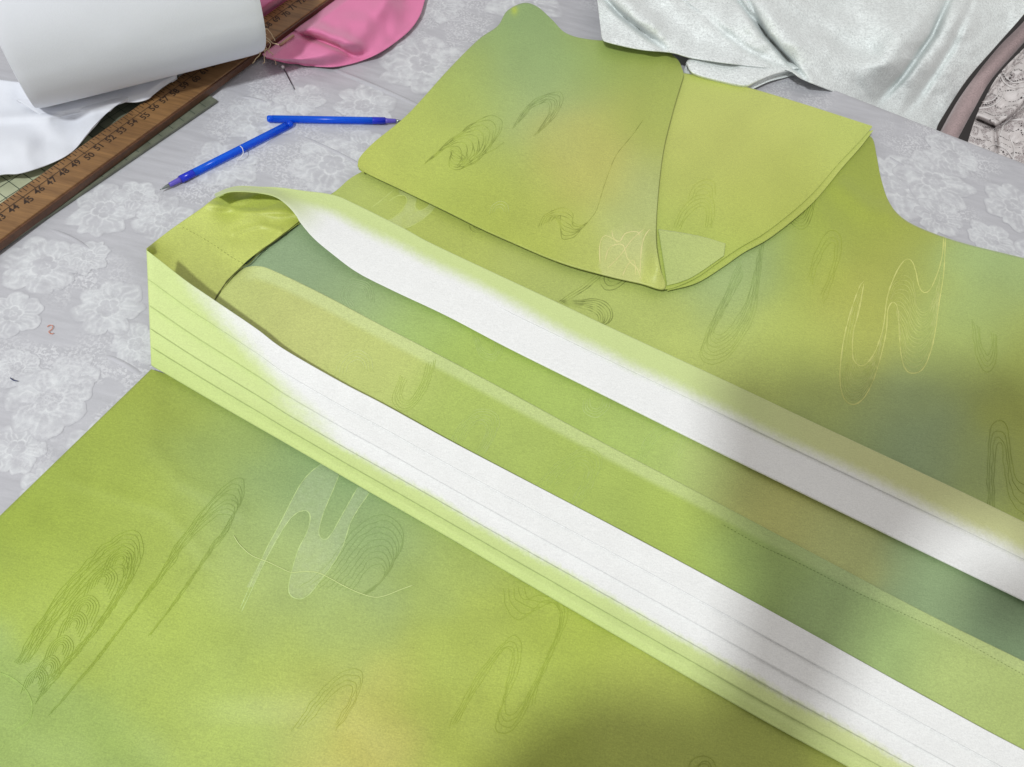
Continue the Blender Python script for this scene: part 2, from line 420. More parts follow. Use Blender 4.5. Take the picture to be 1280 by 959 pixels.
def wood_mat(name, c1, c2, ang, scale=60):
    m, nt, b = newmat(name); pos = geopos(nt)
    mp = nt.nodes.new('ShaderNodeMapping'); mp.inputs['Rotation'].default_value = (0, 0, -ang); mp.inputs['Scale'].default_value = (0.06, 1, 1)
    mp.vector_type = 'POINT'; nt.links.new(pos, mp.inputs[0])
    n = noise(nt, mp.outputs[0], 420, 4, 0.65, 0.4); n2 = noise(nt, pos, 25, 3, 0.6)
    f = mathn(nt, 'ADD', mathn(nt, 'MULTIPLY', n.outputs[0], 0.6), mathn(nt, 'MULTIPLY', n2.outputs[0], 0.4))
    c = mixc(nt, ramp(nt, f, [(0.36, 0.0), (0.62, 1.0)]), c1, c2)
    nt.links.new(c, b.inputs['Base Color']); b.inputs['Roughness'].default_value = 0.42
    bump(nt, n.outputs[0], 0.3, 0.0002, b)
    return m

# ------------------------------------------------------------------ table, cloth, floor
TE = [(-1.0, 0.73), (-0.25, 0.705), (-0.036, 0.672), (0.10, 0.645), (0.176, 0.623), (0.383, 0.573), (0.7, 0.50), (1.1, 0.40)]   # far rim of the table (x, y)
te = smooth(TE, 12)
def tablecloth():
    nx = 380
    t = resample(te, nx)
    # outward normal of rim
    tg = np.gradient(t, axis=0); tg /= np.linalg.norm(tg, axis=1)[:, None]; nr = np.stack([-tg[:, 1], tg[:, 0]], -1)
    rows = []
    ys = np.linspace(0, 1, 300)
    front = -0.45
    for s in ys:                                      # flat part
        x = t[:, 0]; y = front + (t[:, 1]-front)*s
        z = cloth_z(x, y)
        rows.append(np.stack([x, y, z], -1))
    R = 0.008
    for a in np.linspace(0.15, 1, 8)*math.pi/2:
        p = t + nr*R*math.sin(a); rows.append(np.stack([p[:, 0], p[:, 1], -0.0008 - R*(1-math.cos(a)) + 0*p[:, 0]], -1))
    for h in np.linspace(0.02, 0.3, 12):
        p = t + nr*(R + (0.012*h/0.3)*np.sin(np.arange(nx)*0.22)[:, None]); rows.append(np.stack([p[:, 0], p[:, 1], 0*p[:, 0]-h], -1))
    V_ = np.array(rows); n0, n1 = V_.shape[:2]; idx = np.arange(n0*n1).reshape(n0, n1)
    f = np.stack([idx[:-1, :-1], idx[:-1, 1:], idx[1:, 1:], idx[1:, :-1]], -1).reshape(-1, 4)
    V1 = V_.reshape(-1, 3); o = mesh('tablecloth', V1, f, M_TCLOTH, cols=np.stack([spray(V1[:, 0], V1[:, 1]), 0*V1[:, 0], 0*V1[:, 0]], -1))
    return tag(o, 'grey satin tablecloth with woven white flowers, spread under the robe', 'tablecloth')
tc = tablecloth()
bpy_parents[tc.name] = (0, 0, 0)
woven_flowers(tc)
def crease(pts, wd=0.0035, h=0.0009, z0=-0.0006):
    """a pressed fold ridge of the tablecloth"""
    p = resample(smooth(pts), 40); w3 = P(p[:, 0], p[:, 1], 0)
    t = np.gradient(w3, axis=0); t /= np.linalg.norm(t, axis=1)[:, None]; n_ = np.stack([-t[:, 1], t[:, 0], 0*t[:, 0]], -1)
    k = np.linspace(-1, 1, 9); V_ = []
    tap = np.sin(np.linspace(0.02, math.pi-0.02, 40))**0.5
    for s in k:
        q = w3 + n_*(wd*s); q[:, 2] = z0 - 0.0006 + (h+0.0006)*np.exp(-(s*2.0)**2)*tap; V_.append(q)
    V_ = np.array(V_); idx = np.arange(9*40).reshape(9, 40)
    f = np.stack([idx[:-1, :-1], idx[:-1, 1:], idx[1:, 1:], idx[1:, :-1]], -1).reshape(-1, 4)
    mesh('fold_crease', V_.reshape(-1, 3), np.ascontiguousarray(f[:, ::-1]), M_TCLOTH, tc)
for c_ in ([(418, 86), (470, 108), (530, 134)], [(300, 120), (320, 124), (338, 129)], [(255, 300), (290, 314), (330, 332)][::-1] and [(60, 285), (90, 298), (118, 315)],
           [(330, 430), (350, 445), (372, 466)][::-1] and [(128, 443), (150, 452), (176, 468)], [(365, 165), (420, 190), (480, 222)], [(1110, 195), (1122, 203), (1133, 208)]):
    crease(c_)
M_TABLE = wood_mat('table_board', (0.25, 0.16, 0.09), (0.36, 0.24, 0.14), 0.0)
def tabletop():
    t = resample(te, 60); V_ = []; n = 60
    for z in (-0.004, -0.034):
        for s in (0.0, 1.0):
            for p in t: V_.append((p[0], -0.44 if s == 0 else p[1]-0.001, z))
    f = []
    for i in range(n-1):
        f += [(i, i+1, n+i+1, n+i), (2*n+i, 3*n+i, 3*n+i+1, 2*n+i+1), (i, 2*n+i, 2*n+i+1, i+1), (n+i, n+i+1, 3*n+i+1, 3*n+i)]
    f += [(0, n, 3*n, 2*n), (n-1, 3*n-1, 4*n-1, 2*n-1)]
    r = root('sewing_table', (0, 0.1, -0.75), 'wooden work table wholly covered by the grey flowered cloth', 'table')
    mesh('tabletop', V_, f, M_TABLE, r, smooth=False)
    for (x, y) in ((-0.85, -0.38), (0.95, -0.38), (-0.85, 0.62), (0.95, 0.36)):
        box('leg', (x, y, -0.392), (1, 0, 0), (0, 1, 0), (0, 0, 1), 0.05, 0.05, 0.716, M_TABLE, r, 0.002)
tabletop()
M_FLOOR = simple('dark_floor', (0.022, 0.018, 0.018), 0.6, var=0.15, vs=20)
fl = mesh('floor', [(-4, -4, -0.75), (4, -4, -0.75), (4, 4, -0.75), (-4, 4, -0.75)], [(0, 1, 2, 3)], M_FLOOR, smooth=False); tag(fl, kind='structure')

# ------------------------------------------------------------------ the robe
robe = root('silk_robe', (0.05, 0.25, 0.0), 'half folded lime green silk robe with a white pleated collar band, spread over the table', 'robe')

dyeA = blend([(60, 640, (150, 175, 45)), (120, 560, (152, 176, 55)), (200, 490, (148, 168, 42)), (270, 530, (150, 176, 80)), (300, 590, (145, 174, 95)),
  (375, 590, (128, 163, 108)), (470, 625, (125, 162, 105)), (430, 700, (155, 182, 118)), (330, 700, (165, 190, 112)), (560, 690, (158, 182, 85)),
  (100, 750, (160, 185, 62)), (230, 770, (163, 188, 68)), (5, 880, (144, 174, 84), 45), (80, 950, (148, 178, 78)), (300, 900, (163, 188, 75)), (200, 640, (158, 182, 62)),
  (430, 900, (176, 184, 80)), (460, 950, (186, 184, 84), 36), (600, 800, (165, 186, 68)), (600, 940, (160, 178, 58)), (710, 790, (165, 188, 58)), (380, 790, (162, 186, 82)),
  (820, 880, (165, 182, 72)), (1000, 960, (160, 176, 66)), (20, 1100, (150, 180, 70)), (500, 1150, (160, 184, 64))], 55, 1.03)
dyeU = blend([(450, 235, (168, 188, 95)), (560, 290, (168, 186, 78)), (540, 275, (172, 190, 85)), (700, 370, (168, 188, 98)), (800, 400, (168, 188, 95)), (640, 320, (170, 188, 92)),
  (900, 440, (178, 198, 100)), (905, 345, (150, 178, 120), 40), (940, 300, (148, 178, 122), 30), (1000, 300, (160, 182, 62)), (1050, 225, (146, 166, 40)), (1095, 270, (150, 168, 48)),
  (1110, 340, (155, 166, 55)), (1080, 400, (172, 180, 72)), (1180, 420, (165, 188, 98)), (1230, 360, (158, 190, 122)), (1275, 440, (148, 162, 55)), (1010, 430, (172, 192, 85)),
  (1040, 510, (158, 178, 95)), (1150, 560, (138, 166, 124)), (1170, 600, (140, 166, 122)), (1100, 560, (146, 172, 115)), (1255, 540, (156, 172, 58)), (1250, 640, (160, 178, 80)), (1400, 600, (160, 176, 60))], 50, 1.10)
dyeF1 = blend([(650, 20, (128, 162, 105), 40), (690, 55, (135, 168, 100)), (760, 75, (148, 174, 80)), (645, 100, (140, 172, 115)), (655, 135, (150, 178, 128), 40), (560, 130, (166, 187, 82)),
  (700, 160, (168, 184, 118), 35), (510, 180, (172, 190, 82)), (460, 205, (175, 190, 78)), (560, 235, (162, 182, 66)), (620, 200, (168, 186, 72)), (700, 180, (180, 182, 84), 35),
  (735, 215, (185, 184, 86), 38), (755, 180, (178, 180, 88), 33), (700, 265, (165, 182, 74)), (800, 150, (164, 180, 76)), (790, 245, (162, 180, 118), 35), (800, 285, (168, 184, 118), 28),
  (640, 285, (163, 181, 60)), (600, 170, (165, 186, 76)), (830, 100, (152, 172, 70)), (820, 340, (180, 195, 98)), (740, 320, (172, 188, 88)), (590, 80, (152, 178, 85))], 48, 1.12)
dyeF2 = blend([(880, 110, (182, 202, 98)), (950, 160, (186, 196, 96)), (900, 200, (178, 190, 92)), (860, 270, (165, 190, 80)), (1000, 180, (176, 192, 80)), (1070, 165, (182, 202, 95)),
  (950, 230, (166, 182, 62)), (980, 130, (180, 196, 104)), (860, 200, (184, 194, 96)), (900, 300, (166, 186, 74))], 50, 1.12)
dyeI1 = blend([(360, 310, (128, 156, 120)), (400, 345, (130, 158, 118)), (460, 385, (142, 170, 116)), (520, 425, (148, 178, 90)), (600, 460, (150, 178, 78)), (700, 510, (152, 180, 82)),
  (800, 560, (152, 180, 88)), (880, 595, (160, 182, 104)), (960, 640, (170, 178, 98)), (1050, 690, (168, 182, 112)), (1150, 735, (128, 156, 112)), (1280, 790, (112, 140, 102)), (1400, 850, (112, 138, 98))], 40, 1.22)
dyeI2 = blend([(330, 365, (178, 196, 112)), (355, 400, (180, 190, 112)), (450, 440, (178, 196, 108)), (400, 390, (185, 198, 120)), (600, 520, (162, 188, 86)), (750, 610, (160, 186, 80)), (850, 665, (158, 184, 74)),
  (950, 720, (140, 170, 88)), (1050, 765, (150, 182, 118)), (1100, 810, (150, 180, 108)), (1200, 850, (168, 192, 112)), (1300, 900, (165, 188, 105))], 45, 1.10)
dyeN = blend([(192, 312, (165, 180, 62)), (215, 320, (170, 185, 85)), (250, 300, (188, 206, 98)), (235, 275, (196, 214, 110)), (300, 255, (185, 202, 82)), (300, 300, (198, 216, 104)),
  (250, 345, (176, 190, 95)), (350, 270, (176, 192, 66)), (325, 285, (188, 206, 98))], 26, 1.00)

zA = lambda x, y: 0.0026 + 0.0011*vnoise(x, y, 120, 2) + 0.0006*vnoise(x, y, 48, 5) + 0.0008*np.exp(-(polydist(x, y, [(190, 560), (225, 600), (300, 640)])[0]/12)**2) + 0.0006*np.exp(-(polydist(x, y, [(90, 600), (210, 640), (260, 700)])[0]/10)**2)
zU = lambda x, y: 0.0034 + 0.0011*vnoise(x, y, 95, 3) + 0.0003*vnoise(x, y, 40, 8) + 0.0022*np.exp(-(polydist(x, y, [(1050, 235), (1085, 262), (1110, 268)])[0]/14)**2) + 0.0012*np.exp(-(polydist(x, y, [(1010, 225), (1040, 300), (1050, 330)])[0]/16)**2)
def zF1(x, y):
    d = polydist(x, y, [(449, 207), (560, 265), (640, 303), (700, 328), (832, 361)])[0]
    lift = 0.0075*np.exp(-(np.hypot(x-822, (y-322)*0.45)/14)**2) + 0.0018*np.exp(-(polydist(x, y, [(855, 93), (841, 140), (829, 190), (822, 250), (820, 300), (825, 335)])[0]/10)**2)
    return 0.0100 + 0.0005*vnoise(x, y, 33, 11) + lift + 0.0008*vnoise(x, y, 90, 1) + 0.0008*np.exp(-d/12)*-1 + 0.0012*np.exp(-(polydist(x, y, [(650, 0), (665, 90), (700, 160)])[0]/30)**2)
zF2 = lambda x, y: 0.0080 + 0.0006*vnoise(x, y, 80, 6) + 0.0012*sstep(1040, 1091, x)*sstep(200, 160, y)
dip = lambda x, y: 0.0024*sstep(4, -8, ((x-265)*98 + (y-374)*111)/148.)
zI1 = lambda x, y: 0.0036 + 0.0004*vnoise(x, y, 60, 6) - dip(x, y)
zI2 = lambda x, y: 0.0046 + 0.0004*vnoise(x, y, 60, 9) - 1.3*dip(x, y)

# left body panel
B2bot = [(189, 457), (276, 508), (370, 562), (461, 615), (560, 672), (640, 719), (760, 789), (940, 893), (1060, 959), (1250, 1064)]
B2top = [(183, 313), (200, 326), (232, 351), (267, 375), (320, 411), (355, 437), (428, 479), (480, 506), (560, 550), (640, 592), (770, 660), (910, 735), (1172, 880), (1280, 938), (1500, 1050)]
B1top = [(416, 244), (445, 256), (505, 286), (540, 305), (640, 352), (700, 380), (757, 407), (850, 450), (940, 492), (1020, 530), (1185, 607), (1280, 653), (1480, 750)]
B1bot = [(375, 278), (392, 298), (417, 319), (447, 341), (490, 363), (560, 396), (640, 438), (765, 500), (890, 562), (1070, 650), (1280, 752), (1480, 850)]
off = lambda pl, dx, dy: [(a+dx, b+dy) for a, b in pl]
def dA(x, y, u=None, v=None): return dyeA(x, y)
pA = sheet('front_panel', [(189, 462)] + off(B2bot[1:], 8, -12), [(-230, 868), (100, 1080), (480, 1250), (1000, 1350), (1500, 1400)],
           lambda x, y, u, v: zA(x, y), 360, 260, dA, M_SILK, robe, rims='L')
# right body panel
pU = sheet('back_panel', [(416, 243), (455, 214), (560, 180), (700, 140), (860, 130), (1000, 150), (1075, 168), (1090, 172), (1096, 196), (1101, 222), (1110, 250), (1125, 270), (1150, 285), (1200, 303), (1280, 323), (1480, 372)],
           off(B1bot, 0, -20), lambda x, y, u, v: zU(x, y), 420, 150, lambda x, y, u, v: dyeU(x, y), M_SILK, robe, rims='AL')
# inside of the robe between the two collar runs
D1 = [(296, 338), (322, 333), (347, 341), (407, 370), (473, 405), (560, 450), (650, 498), (737, 545), (867, 613), (950, 657), (1065, 718), (1170, 773), (1280, 827), (1480, 925)]
def dI2(x, y, u=None, v=None):
    c = dyeI2(x, y); d = polydist(x, y, D1)[0]
    k = (1 - sstep(11, 20, d))*0.55*sstep(295, 330, x)
    k = k * (1 - 0.5*sstep(820, 950, x))
    return c*(1-k[..., None]) + k[..., None]*lin((208, 222, 160))
pI1 = sheet('lining_panel', [(330, 262), (374, 270), (400, 288), (440, 320), (520, 362), (640, 425), (890, 545), (1070, 632), (1280, 735), (1480, 830)],
            [(262, 372), (300, 352), (325, 346)] + off(D1, 0, 12)[2:], lambda x, y, u, v: zI1(x, y), 360, 50, lambda x, y, u, v: dyeI1(x, y), M_SILK, robe, rims='L')
pI2 = sheet('facing_panel', [(280, 350)] + D1, [(235, 372), (262, 384), (300, 425), (350, 462), (428, 505), (560, 575), (640, 617), (770, 685), (910, 760), (1172, 905), (1280, 963), (1480, 1070)],
            lambda x, y, u, v: zI2(x, y) - 0.0016*sstep(0.75, 1, v), 420, 90, dI2, M_SILK, robe, rims='AL')
# inside of the neck
def zN(x, y, u=None, v=None):
    base = 0.0050 + 0.009*np.exp(-(np.hypot(x-183, y-312)/8.)**2) + 0.004*np.exp(-((x-250)**2 + (y-255)**2)/40.**2) - 0.0006*sstep(0, 1, (y-300)/60.)
    wr = 0.0024*np.sin((0.35*x + 1.0*y)/5.5 + 2.2*vnoise(x, y, 30))*np.exp(-(np.hypot(x-320, y-272)/45)**2)
    wr = wr*0.7 + 0.0012*np.exp(-(polydist(x, y, [(258, 256), (300, 264), (372, 268)])[0]/4)**2) + 0.0012*np.exp(-(polydist(x, y, [(292, 292), (325, 282), (350, 288)])[0]/4)**2)
    return np.maximum(base + wr + 0.0008*vnoise(x, y, 22, 3), 0.0046) + 0.0010*np.exp(-(polydist(x, y, [(245, 250), (290, 262), (360, 262)])[0]/5)**2)
pN = sheet('neck_lining', [(183, 311), (214, 287), (250, 262), (272, 246), (298, 238), (345, 245), (372, 268), (377, 277)],
           [(183, 316), (196, 340), (225, 366), (262, 388), (268, 376), (300, 335), (326, 313), (345, 300), (376, 278)], lambda x, y, u, v: zN(x, y), 130, 80,
           lambda x, y, u, v: dyeN(x, y), M_SILK, robe, inset=2)

# collar bands: stepped pleats across
def pleats(v, lines, step=0.0007):
    z = np.zeros_like(v)
    for l in lines: z += step*sstep(l, l+0.012, v) - step*0.9*sstep(l-0.10, l-0.004, v)*(v < l+0.012)
    return z
W_, LM = lin((238, 239, 237)), lin((212, 228, 145))
def dB2(x, y, u, v):
    k = np.clip(1 - sstep(0.61, 0.75, v + 0.02*vnoise(x, y, 60) + 0.05*vnoise(x, y, 3.1)*0.4), 0, 1)
    # white starts a hand's breadth from the fold and slants along the pleats
    st = 250 + 120*sstep(0.0, 0.6, v)
    k = k*sstep(st-45, st+75, x + 12*vnoise(x, y, 40) + 8*vnoise(x, y, 3.1, 2))
    lime = lin((206, 222, 150))*np.ones(x.shape+(1,))
    lime = lime*(1-sstep(700, 1300, x)[..., None]) + lin((212, 218, 160))*sstep(700, 1300, x)[..., None]
    hi = sstep(0.66, 1.0, v)[..., None]; lime = lime*(1-hi*0.5) + lin((184, 204, 118))*hi*0.5
    return lime*(1-k[..., None]) + W_*k[..., None]
def zB2(x, y, u, v):
    e = np.exp(-np.maximum(x-190, 0)/150.)
    z = 0.0062 + e*0.0250*(1-v)**1.1 + e*0.001 + 0.0007*vnoise(x, y, 62, 3) + 0.0003*vnoise(x, y, 21, 6)
    return z - 0.0022*sstep(0.9, 1, v)*(1-e) - pleats(v, (0.25, 0.48, 0.68, 0.84), 0.0008)*-1*0 + pleats2(v, (0.25, 0.48, 0.68, 0.84), 0.00085)
def pleats2(v, lines, h):
    """each tuck rises slowly then drops sharply at its folded edge"""
    ed = (0.0,) + tuple(lines) + (1.0,); z = np.zeros_like(v)
    for a, b in zip(ed[:-1], ed[1:]):
        m = (v >= a) & (v < b); t = (v-a)/(b-a)
        z = np.where(m, h*t**1.5, z)
    return z
def vlines(A, B, v, x0=None, x1=None):
    a = resample(smooth(A), 900); b = resample(smooth(B), 900); p = a*(1-v) + b*v
    if x0 is not None: p = p[(p[:, 0] >= x0) & (p[:, 0] <= x1)]
    return p
pB2 = sheet('collar_band', B2top, B2bot + [(1450, 1180)], zB2, 520, 126, dB2, M_BAND, robe, rims='ABLR')
def dB1(x, y, u, v):
    t0 = 0.42 - 0.10*np.exp(-((x-560)/160)**2) 
    k = sstep(t0-0.16, t0+0.13, v + 0.03*vnoise(x, y, 60) + 0.02*vnoise(x, y, 3.1))*sstep(352, 418, x + (v-0.5)*40)
    lime = lin((204, 219, 150))*np.ones(x.shape+(1,))
    s = sstep(820, 1100, x)[..., None]; lime = lime*(1-s) + lin((204, 208, 150))*s
    return lime*(1-k[..., None]) + W_*k[..., None]
def zB1(x, y, u, v):
    e = np.exp(-np.maximum(x-300, 0)/90.)
    return 0.0068 + e*0.012*sstep(0, 1, v) + 0.0035*e + pleats2(v, (0.47,), 0.0008)*sstep(560, 760, x)
A1 = [(268, 243), (284, 236), (300, 233), (325, 234), (350, 235), (380, 239)] + B1top
Bb1 = [(270, 247), (285, 241), (300, 240), (325, 242), (345, 247), (360, 258), (371, 271)] + B1bot
pB1 = sheet('collar_band', A1, Bb1, zB1, 520, 80, dB1, M_BAND, robe, rims='ABLR')

# sleeve folded back over the robe
def rectlight(x, y): 
    return sstep(-6, 6, (y - (286 + (x-820)*0.24)))*sstep(912, 898, x)*sstep(815, 822, x)
def dF2(x, y, u=None, v=None):
    c = dyeF2(x, y); k = 0.0*rectlight(x, y)[..., None]; return c*(1-k) + lin((196, 214, 150))*k
cF2 = [(832, 362), (868, 349), (900, 327), (925, 310), (960, 289), (1010, 248), (1048, 205), (1072, 180), (1090, 160)]
pF2b = sheet('sleeve_edge', [(840, 300), (900, 280), (980, 230), (1060, 175), (1091, 163)], [(834, 364), (871, 354), (904, 334), (930, 316), (965, 296), (1015, 255), (1053, 210), (1076, 184), (1092, 163)],
             lambda x, y, u, v: zF2(x, y) - 0.0016, 200, 26, dF2, M_SILK, robe, rims='AB')
pF2 = sheet('sleeve_panel', [(833, 130), (845, 95), (857, 92), (900, 101), (940, 111), (1000, 129), (1050, 145), (1090, 158)], [(812, 350)] + cF2,
            lambda x, y, u, v: zF2(x, y) - 0.0004*sstep(0.9, 1, v), 240, 150, dF2, M_SILK, robe, rims='AB', inset=3)
F1poly = np.array([(752, 290), (762, 283), (780, 278), (800, 280), (812, 292), (818, 318), (824, 356), (800, 352), (752, 333)])
def dF1(x, y, u=None, v=None):
    c = dyeF1(x, y)
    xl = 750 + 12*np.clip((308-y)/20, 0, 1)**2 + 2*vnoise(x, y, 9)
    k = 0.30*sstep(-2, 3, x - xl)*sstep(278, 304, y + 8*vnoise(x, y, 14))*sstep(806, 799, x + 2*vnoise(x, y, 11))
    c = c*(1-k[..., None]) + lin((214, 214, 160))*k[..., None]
    y_ = 0.7*np.exp(-((x-643)/4)**2 - ((y-13)/6)**2)[..., None]
    return c*(1-y_) + lin((190, 205, 60))*y_
pF1 = sheet('sleeve_panel', [(447, 207), (450, 197), (468, 178), (510, 143), (560, 88), (598, 50), (622, 33), (634, 14), (655, 4), (672, 9), (690, 25), (708, 42), (740, 50), (800, 53), (828, 61), (847, 75), (854, 90)],
            [(448, 209), (462, 218), (500, 236), (560, 265), (600, 285), (640, 303), (700, 328), (760, 345), (800, 354), (831, 361), (825, 335), (820, 300), (822, 250), (829, 190), (841, 140), (855, 93)],
            lambda x, y, u, v: zF1(x, y), 330, 190, dF1, M_SILK, robe, thick=0.0012)

pFl = sheet('turned_facing', [(823, 287), (850, 291), (880, 297), (907, 305)], [(834, 357), (850, 353), (870, 344), (905, 320)],
            lambda x, y, u, v: zF2(x, y) + 0.0009 + 0.0003*vnoise(x, y, 30, 4), 60, 46, lambda x, y, u, v: dyeF2(x, y)*0.68 + 0.32*lin((204, 216, 165)), M_SILK, robe, inset=2)
# ------------------------------------------------------------------ woven stream motifs
def dark(f, k): return lambda x, y: f(x, y)*(k + (1-k)*0.85*np.clip(1.6*vnoise(x, y, 6, 4, 1) + 0.35, 0, 1)[..., None])
def pale(f, k, c=(232, 238, 200)):
    def g(x, y):
        q = (k*(0.75 + 0.25*vnoise(x, y, 4, 6, 2)))[..., None]; return f(x, y)*(1-q) + lin(c)*q
    return g
def motif(lines, zf, panel, colf, wd=0.00042): return ribbons('woven_motif', lines, zf, wd, colf, M_THREADW, panel)

# on the left front panel
m = []
o1 = [(18, 830), (60, 760), (110, 700), (150, 668), (172, 665), (178, 690), (165, 725), (120, 790), (70, 850), (45, 880)]
i1 = [(35, 830), (70, 780), (108, 735), (140, 712), (152, 712), (150, 730), (135, 760), (105, 800), (70, 838), (50, 850)]
m += nest(o1, i1, 10, 2.2)
for (cx, cy, s_) in ((150, 700, 1.), (128, 725, 1.), (105, 760, 1.0), (92, 780, .9), (75, 810, .9), (60, 835, .8), (45, 850, .8)):
    for q in (1.1, 0.88, 0.68, 0.48, 0.3):
        m.append(smooth([(cx-22*s_*q, cy+20*s_*q), (cx-12*s_*q, cy-4*q), (cx+6*s_*q, cy-14*q), (cx+17*s_*q, cy-2*q), (cx+8*s_*q, cy+22*s_*q)]))
motif(m, zA, pA, dark(dyeA, 0.93), 0.00036)
o2 = [(60, 895), (130, 815), (190, 730), (235, 660), (265, 625), (292, 598), (305, 604), (300, 630), (280, 660), (240, 720), (205, 770), (185, 795)]
i2 = [(75, 880), (135, 805), (200, 725), (240, 672), (262, 650), (280, 642), (290, 648), (282, 668), (262, 692), (236, 730), (210, 765), (190, 790)]
motif(nest(o2, i2, 8, 2.0), zA, pA, dark(dyeA, 0.93), 0.00036)
fan = lambda A, B, n, j=1.5: nest(A, B, n, j)
motif(fan([(375, 735), (410, 705), (440, 665), (470, 645), (495, 650), (505, 672), (495, 700), (475, 728), (450, 745)], [(440, 740), (452, 722), (462, 708), (474, 706), (480, 714), (478, 724), (472, 732), (464, 740), (458, 744)], 9),
      zA, pA, dark(dyeA, 0.93), 0.00034)
motif(fan([(630, 735), (633, 760), (645, 774), (660, 770), (680, 752), (694, 756), (700, 770), (696, 790), (680, 830), (665, 860), (650, 890)],
          [(655, 735), (657, 745), (662, 748), (668, 745), (682, 746), (706, 752), (710, 766), (702, 790), (690, 820), (676, 850), (668, 880)], 5), zA, pA, dark(dyeA, 0.93), 0.00036)
motif(fan([(560, 910), (600, 840), (630, 802), (646, 795), (652, 812), (644, 850), (622, 895), (620, 912), (634, 918), (648, 905), (665, 870)],
          [(570, 905), (606, 845), (628, 815), (637, 812), (640, 822), (634, 850), (630, 880), (632, 894), (640, 894), (650, 884), (662, 865)], 4), zA, pA, dark(dyeA, 0.93), 0.00036)
motif(fan([(365, 915), (395, 870), (425, 842), (448, 838), (454, 850), (440, 885), (420, 915)], [(385, 905), (405, 880), (425, 860), (438, 858), (440, 866), (432, 885), (418, 905)], 4), zA, pA, dark(dyeA, 0.93), 0.00034)
motif(fan([(1060, 1030), (880, 985), (862, 960), (868, 948), (888, 948), (896, 962)], [(1060, 1030), (885, 978), (873, 964), (876, 957), (884, 957), (888, 966)], 3), zA, pA, dark(dyeA, 0.8), 0.00034)
# pale N-shaped stream: filled area + outline
Nout = [(300, 765), (330, 695), (350, 655), (372, 612), (386, 593), (402, 580)]
Nfill = [(402, 580), (424, 594), (405, 640), (399, 662), (400, 671), (406, 675), (414, 668), (430, 640), (448, 608), (462, 616), (440, 650), (428, 685), (412, 712), (404, 722), (388, 742), (376, 749),
         (365, 746), (361, 738), (363, 722), (372, 690), (384, 665), (388, 648), (385, 640), (378, 639), (368, 644), (355, 660), (335, 695), (300, 765), (296, 763), (330, 695), (350, 655), (372, 612), (386, 593)]
def fill_area(name, poly, zf, colf, panel, mat, step=3.0):
    """thin woven area: triangulated polygon, denser inside, lying on the panel"""
    from mathutils.geometry import delaunay_2d_cdt
    p = resample(np.vstack([poly, poly[:1]]), int(len(poly)*5))[:-1]
    xs = np.arange(p[:, 0].min(), p[:, 0].max(), step*1.7); ys = np.arange(p[:, 1].min(), p[:, 1].max(), step*1.7)
    pts = [Vector((float(a), float(b))) for a, b in p]; n = len(pts)
    edges = [(i, (i+1) % n) for i in range(n)]
    for a in xs:
        for b in ys: pts.append(Vector((float(a), float(b))))
    vo, eo, fo, *_ = delaunay_2d_cdt(pts, edges, [list(range(n))], 1, 1e-4)
    q = np.array([(v_.x, v_.y) for v_ in vo]); z = zf(q[:, 0], q[:, 1]) + 0.00018
    return mesh(name, P(q[:, 0], q[:, 1], z), [tuple(reversed(f_)) for f_ in fo], mat, panel, colf(q[:, 0], q[:, 1]))
NP = [(402, 580), (424, 594), (405, 640), (399, 662), (400, 671), (406, 675), (414, 668), (430, 640), (448, 608), (462, 616), (440, 650), (428, 685), (412, 712), (404, 722), (388, 742), (376, 749),
      (365, 746), (361, 738), (363, 722), (372, 690), (384, 665), (388, 648), (385, 640), (378, 639), (368, 644), (355, 660), (335, 695), (316, 735), (308, 735), (330, 693), (350, 655), (372, 612), (386, 593)]
fill_area('woven_motif', np.array(NP, float), zA, pale(dyeA, 0.24, (204, 214, 185)), pA, M_SILK)
pl_ = [Nout, [(402, 580), (386, 593), (372, 612), (350, 655), (330, 693), (300, 762)], [(424, 594), (416, 614), (405, 640), (399, 662), (400, 671), (406, 675), (414, 668), (430, 640), (448, 608)],
       [(462, 616), (440, 650), (428, 685), (412, 712), (404, 722), (388, 742), (376, 749), (365, 746), (361, 738), (363, 722), (372, 690), (384, 665), (388, 648), (385, 640), (378, 639), (368, 644), (355, 660), (335, 695), (316, 735), (302, 765)]]
motif([smooth(l) for l in pl_[1:]], zA, pA, pale(dyeA, 0.8, (208, 228, 160)), 0.00065)
motif([smooth([(0, 841), (15, 848), (30, 860), (39, 876), (40, 892), (34, 904), (20, 912)])], zA, pA, pale(dyeA, 0.4, (190, 220, 130)), 0.0006)

# on the back panel
Q = [(1180, 296), (1178, 320), (1172, 340), (1164, 360), (1156, 366), (1150, 362), (1146, 345), (1143, 330), (1136, 325), (1128, 332), (1118, 352), (1110, 372), (1106, 390), (1104, 408), (1096, 440), (1086, 470)]
gold = pale(dyeU, 0.9, (222, 222, 140))
motif([smooth([(1180, 296), (1178, 320), (1172, 342), (1163, 362), (1155, 366), (1149, 358), (1145, 340), (1140, 327), (1132, 325), (1122, 338), (1112, 362), (1108, 380), (1104, 410), (1094, 440), (1082, 456), (1072, 456), (1066, 445), (1067, 415), (1074, 388), (1080, 355)]),
       smooth([(1182, 298), (1180, 340), (1174, 380), (1170, 410), (1165, 435), (1155, 460), (1143, 467), (1132, 462), (1126, 440), (1124, 410), (1122, 385), (1116, 378), (1110, 388), (1108, 415), (1100, 450), (1090, 480), (1078, 500), (1065, 506), (1054, 496), (1050, 470), (1054, 430), (1062, 395), (1074, 360), (1080, 352)])],
      zU, pU, gold, 0.0009)
m = nest([(1110, 372), (1118, 352), (1130, 345), (1140, 352), (1144, 375), (1150, 390), (1160, 388), (1170, 365), (1176, 340)],
         [(1124, 390), (1124, 410), (1126, 440), (1132, 460), (1143, 465), (1154, 458), (1164, 434), (1169, 405), (1173, 380)], 16, 1.5)
